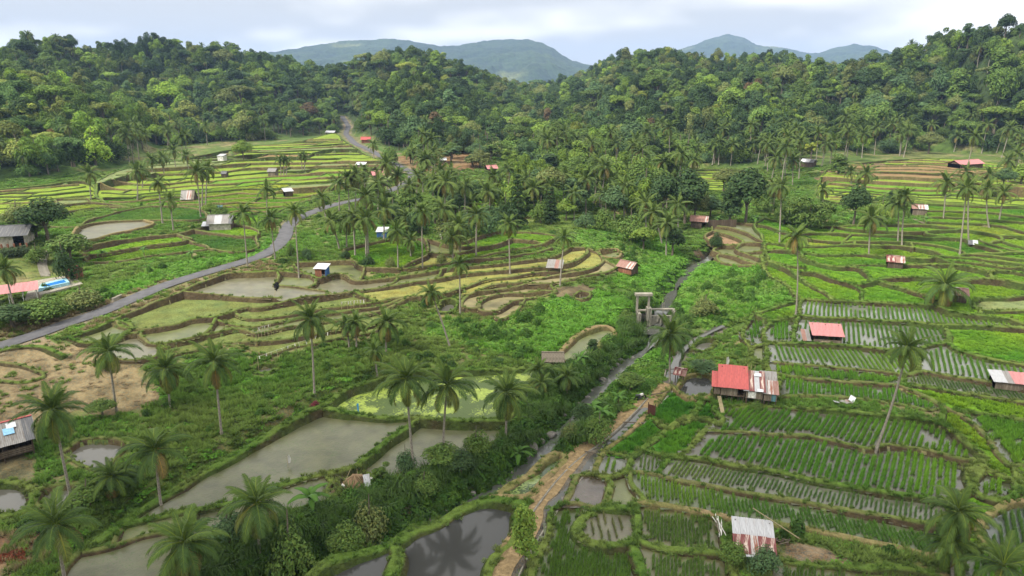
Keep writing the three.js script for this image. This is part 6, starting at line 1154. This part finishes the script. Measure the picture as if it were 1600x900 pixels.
  const jug = plot('blue_pipe', 'upright blue plastic pipe in the weed covered field', 'pipe', [558, 640], [561, 640]); add(new THREE.Mesh(new THREE.CylinderGeometry(0.1, 0.1, 1.1, 12, 1, true), std({ color: col(0.04, 0.25, 0.5), roughness: 0.4 })).translateY(0.5), 'pipe_body', jug); add(new THREE.Mesh(new THREE.TorusGeometry(0.11, 0.02, 6, 14), std({ color: col(0.05, 0.3, 0.55) })).translateY(1.05).rotateX(Math.PI / 2), 'collar', jug);
  const rg = plot('canal_gate', 'rusty brown board gate standing at the canal edge', 'canal gate', [1012, 650], [1023, 651]); boards(rg, std({ color: col(0.14, 0.06, 0.045), map: boardTex }), -rg.w / 2, rg.w / 2, -0.3, 1.3, 0, false, 'boards'); for (const x of [-1, 1]) postAt(rg, 'post', woodDark, 0.07, (x * rg.w) / 2, -0.4, 1.5, -0.06);
  const mb = plot('motorbike', 'motorbike parked on the dirt track beside the leafy bush', 'motorbike', [996, 629], [1004, 626]); { const tyre = std({ color: col(0.02, 0.02, 0.02) }), body = std({ color: col(0.05, 0.05, 0.06), roughness: 0.4 }), wh = new THREE.TorusGeometry(0.26, 0.06, 8, 18); for (const x of [-0.6, 0.6]) { const o = new THREE.Mesh(wh, tyre); o.position.set(x, 0.32, 0); add(o, 'wheel', mb); } boxAt(mb, 'engine', body, 0.45, 0.3, 0.25, 0, 0.45, 0); boxAt(mb, 'tank', whiteWall, 0.45, 0.22, 0.26, 0.18, 0.78, 0, 0, 0.15); boxAt(mb, 'seat', body, 0.65, 0.12, 0.26, -0.35, 0.8, 0, 0, -0.06); stickAt(mb, 'fork', concrete, 0.03, [0.6, 0.32, 0.08], [0.4, 1.0, 0.08]); stickAt(mb, 'handlebar', body, 0.025, [0.4, 1.02, -0.35], [0.4, 1.02, 0.35]); }
  const ms = plot('scrap_sheets', 'crumpled grey metal sheets lying on the weedy bank right of the stilt house', 'scrap metal', [1306, 630], [1330, 632]); for (let i = 0; i < 4; i++) { const o = new THREE.Mesh(sheetGeo(0.7, 1.0), [SHEET.zinc, SHEET.old, SHEET.worn, SHEET.white][i]); o.position.set(-0.9 + i * 0.6, 0.25 + 0.1 * (i % 2), -0.3); o.rotation.set(0.2 * i - 0.2, i * 0.9, 0.15 * (i - 1)); add(o, 'sheet', ms); }
  const bl = plot('fallen_log', 'two pale logs laid across the foot of the far right hut as a footbridge', 'log bridge', [1428, 344], [1446, 352]); for (const z of [-0.25, 0.25]) stickAt(bl, 'log', wood, 0.14, [-bl.w / 2, 0.25, z], [bl.w / 2, 0.3, z]);
  const ml = plot('road_wall', 'low white stone wall at the outer edge of the road bend', 'wall', [176, 470], [190, 463]); for (let i = 0; i < 6; i++) boxAt(ml, 'stone', concrete, ml.w / 6 * 0.95, 0.55 + 0.1 * q(), 0.35, -ml.w / 2 + (i + 0.5) * ml.w / 6, 0.25, 0);
  // banana plants
  const leaf = (() => { const s = new Surf(), L = 2.0; for (let i = 0; i <= 8; i++) { const t = i / 8, w = 0.34 * Math.pow(Math.sin(Math.PI * (0.06 + 0.9 * t)), 0.55), x = t * L * 0.85, y = t * L * 0.75 - t * t * L * 0.95, tear = 0.85 + 0.3 * q(); for (const k of [-1, 0, 1]) s.vert(x, y - Math.abs(k) * 0.07 * tear, k * w * tear, [k ? 0.9 : 1.3, k ? 0.95 : 1.3, 0.9], 0, 0); } for (let i = 0; i < 8; i++) for (let k = 0; k < 2; k++) { const a = i * 3 + k; s.i.push(a, a + 1, a + 3, a + 1, a + 4, a + 3); } return s.geo(); })();
  const bMat = leafTint([0.075, 0.16, 0.03], 0.4), stemGeo = tube([[0, -0.3, 0], [0.05, 1, 0], [0, 1.9, 0]], 0.17, 0.1, 8).geo(), stemMat = std({ color: col(0.2, 0.2, 0.08), map: barkTex });
  const BAN = '487,806,1.1,tall banana plant above the riverside thicket at the bottom|94,408,1.2,banana plant at the top of the garden stairs|906,574,.8,banana plant beside the thatched hut and mud pond|941,668,.9,banana plant by the dirt track, nearest the stream bend|925,652,.9,banana plant among bushes right of the stream bend|965,640,.8,banana plant left of the parked motorbike|1180,352,1,banana plant with pale torn leaves under the right trees|1445,352,.8,banana plant beside the far right hut|810,700,.9,banana plant on the stream bank right of the mud field|300,405,.7,young banana plant at the lower edge of the left terraces|225,400,.7,young banana plant in a row on the left terraces, middle one|160,405,.7,young banana plant in a row on the left terraces, leftmost one|1382,330,1,banana plant behind the pale leafy clump on the right|1120,352,.9,banana plant in front of the board fence under the trees';
  for (const e of BAN.split('|')) { const m = e.match(/^([\d.]+),([\d.]+),([\d.]+),(.*)$/), g = plot('banana_plant', m[4], 'banana plant', [+m[1], +m[2]], [+m[1] + 1, +m[2]]); g.scale.setScalar(+m[3]); add(new THREE.Mesh(stemGeo, stemMat), 'stem', g); for (let i = 0; i < 9; i++) { const o = new THREE.Mesh(leaf, bMat); o.position.y = 1.85; o.rotation.set(0, i * 2.4 + q(), lerp(0.9, -0.35, i / 9), 'YZX'); o.scale.setScalar(0.75 + 0.4 * q()); add(o, 'leaf', g); } }
  // bushes that stand out along the stream
  const BUSH = '690,735,58,40,round dark bush below the hanging frond palm|664,770,46,24,light green leafy bush on the left stream bank|635,738,34,30,bluish bush at the lower end of the mud field|720,742,48,38,dark bush over the stream, right of the hanging frond palm|745,715,46,36,bushy thicket on the stream bank under the dark trunked palm|578,822,52,26,broad bush in the riverside thicket below the brushwood|540,848,56,32,large bush in the riverside thicket near the ponds|455,878,66,44,largest bush of the riverside thicket near the bottom edge|360,850,60,40,dark bush behind the bottom edge palm|910,660,40,30,bright bush right of the stream bend|935,690,46,34,light bush between stream and dirt track|890,690,30,24,small bush at the narrow of the stream|985,612,46,30,leafy bush with white flowers beside the motorbike|1145,880,40,30,bush in front of the bottom right hut, left|1195,892,44,30,bush in front of the bottom right hut, right|190,770,60,36,bright bush on the ditch edge near the low palm|140,790,50,30,bush beside the small pond on the left|1100,495,40,26,dark bush on the green mound right of the weir|978,498,26,16,green bush on the slope left of the weir|1180,640,20,12,low bush below the stilt house|1098,578,44,13,dark hedge like bush over the fish pond|20,510,60,34,dark bush below the pink pavilion|70,500,60,30,dark bush along the road below the pool|130,480,50,24,bush on the slope between road and pool|160,650,40,26,bush at the foot of the straw field palm|165,580,22,24,small round bush beside the straw field palm';
  BUSH.split('|').forEach((e, i) => { const m = e.match(/^([\d.]+),([\d.]+),([\d.]+),([\d.]+),(.*)$/); treeAt(+m[1], +m[2], +m[2] - +m[4], +m[3], i % 3 ? 'bush' : 'round', ['mid', 'mid', 'blue', 'dark', 'mid', 'olive'][i % 6], m[5], null, 'leafy_bush'); });
}

renderer.render(scene, camera);
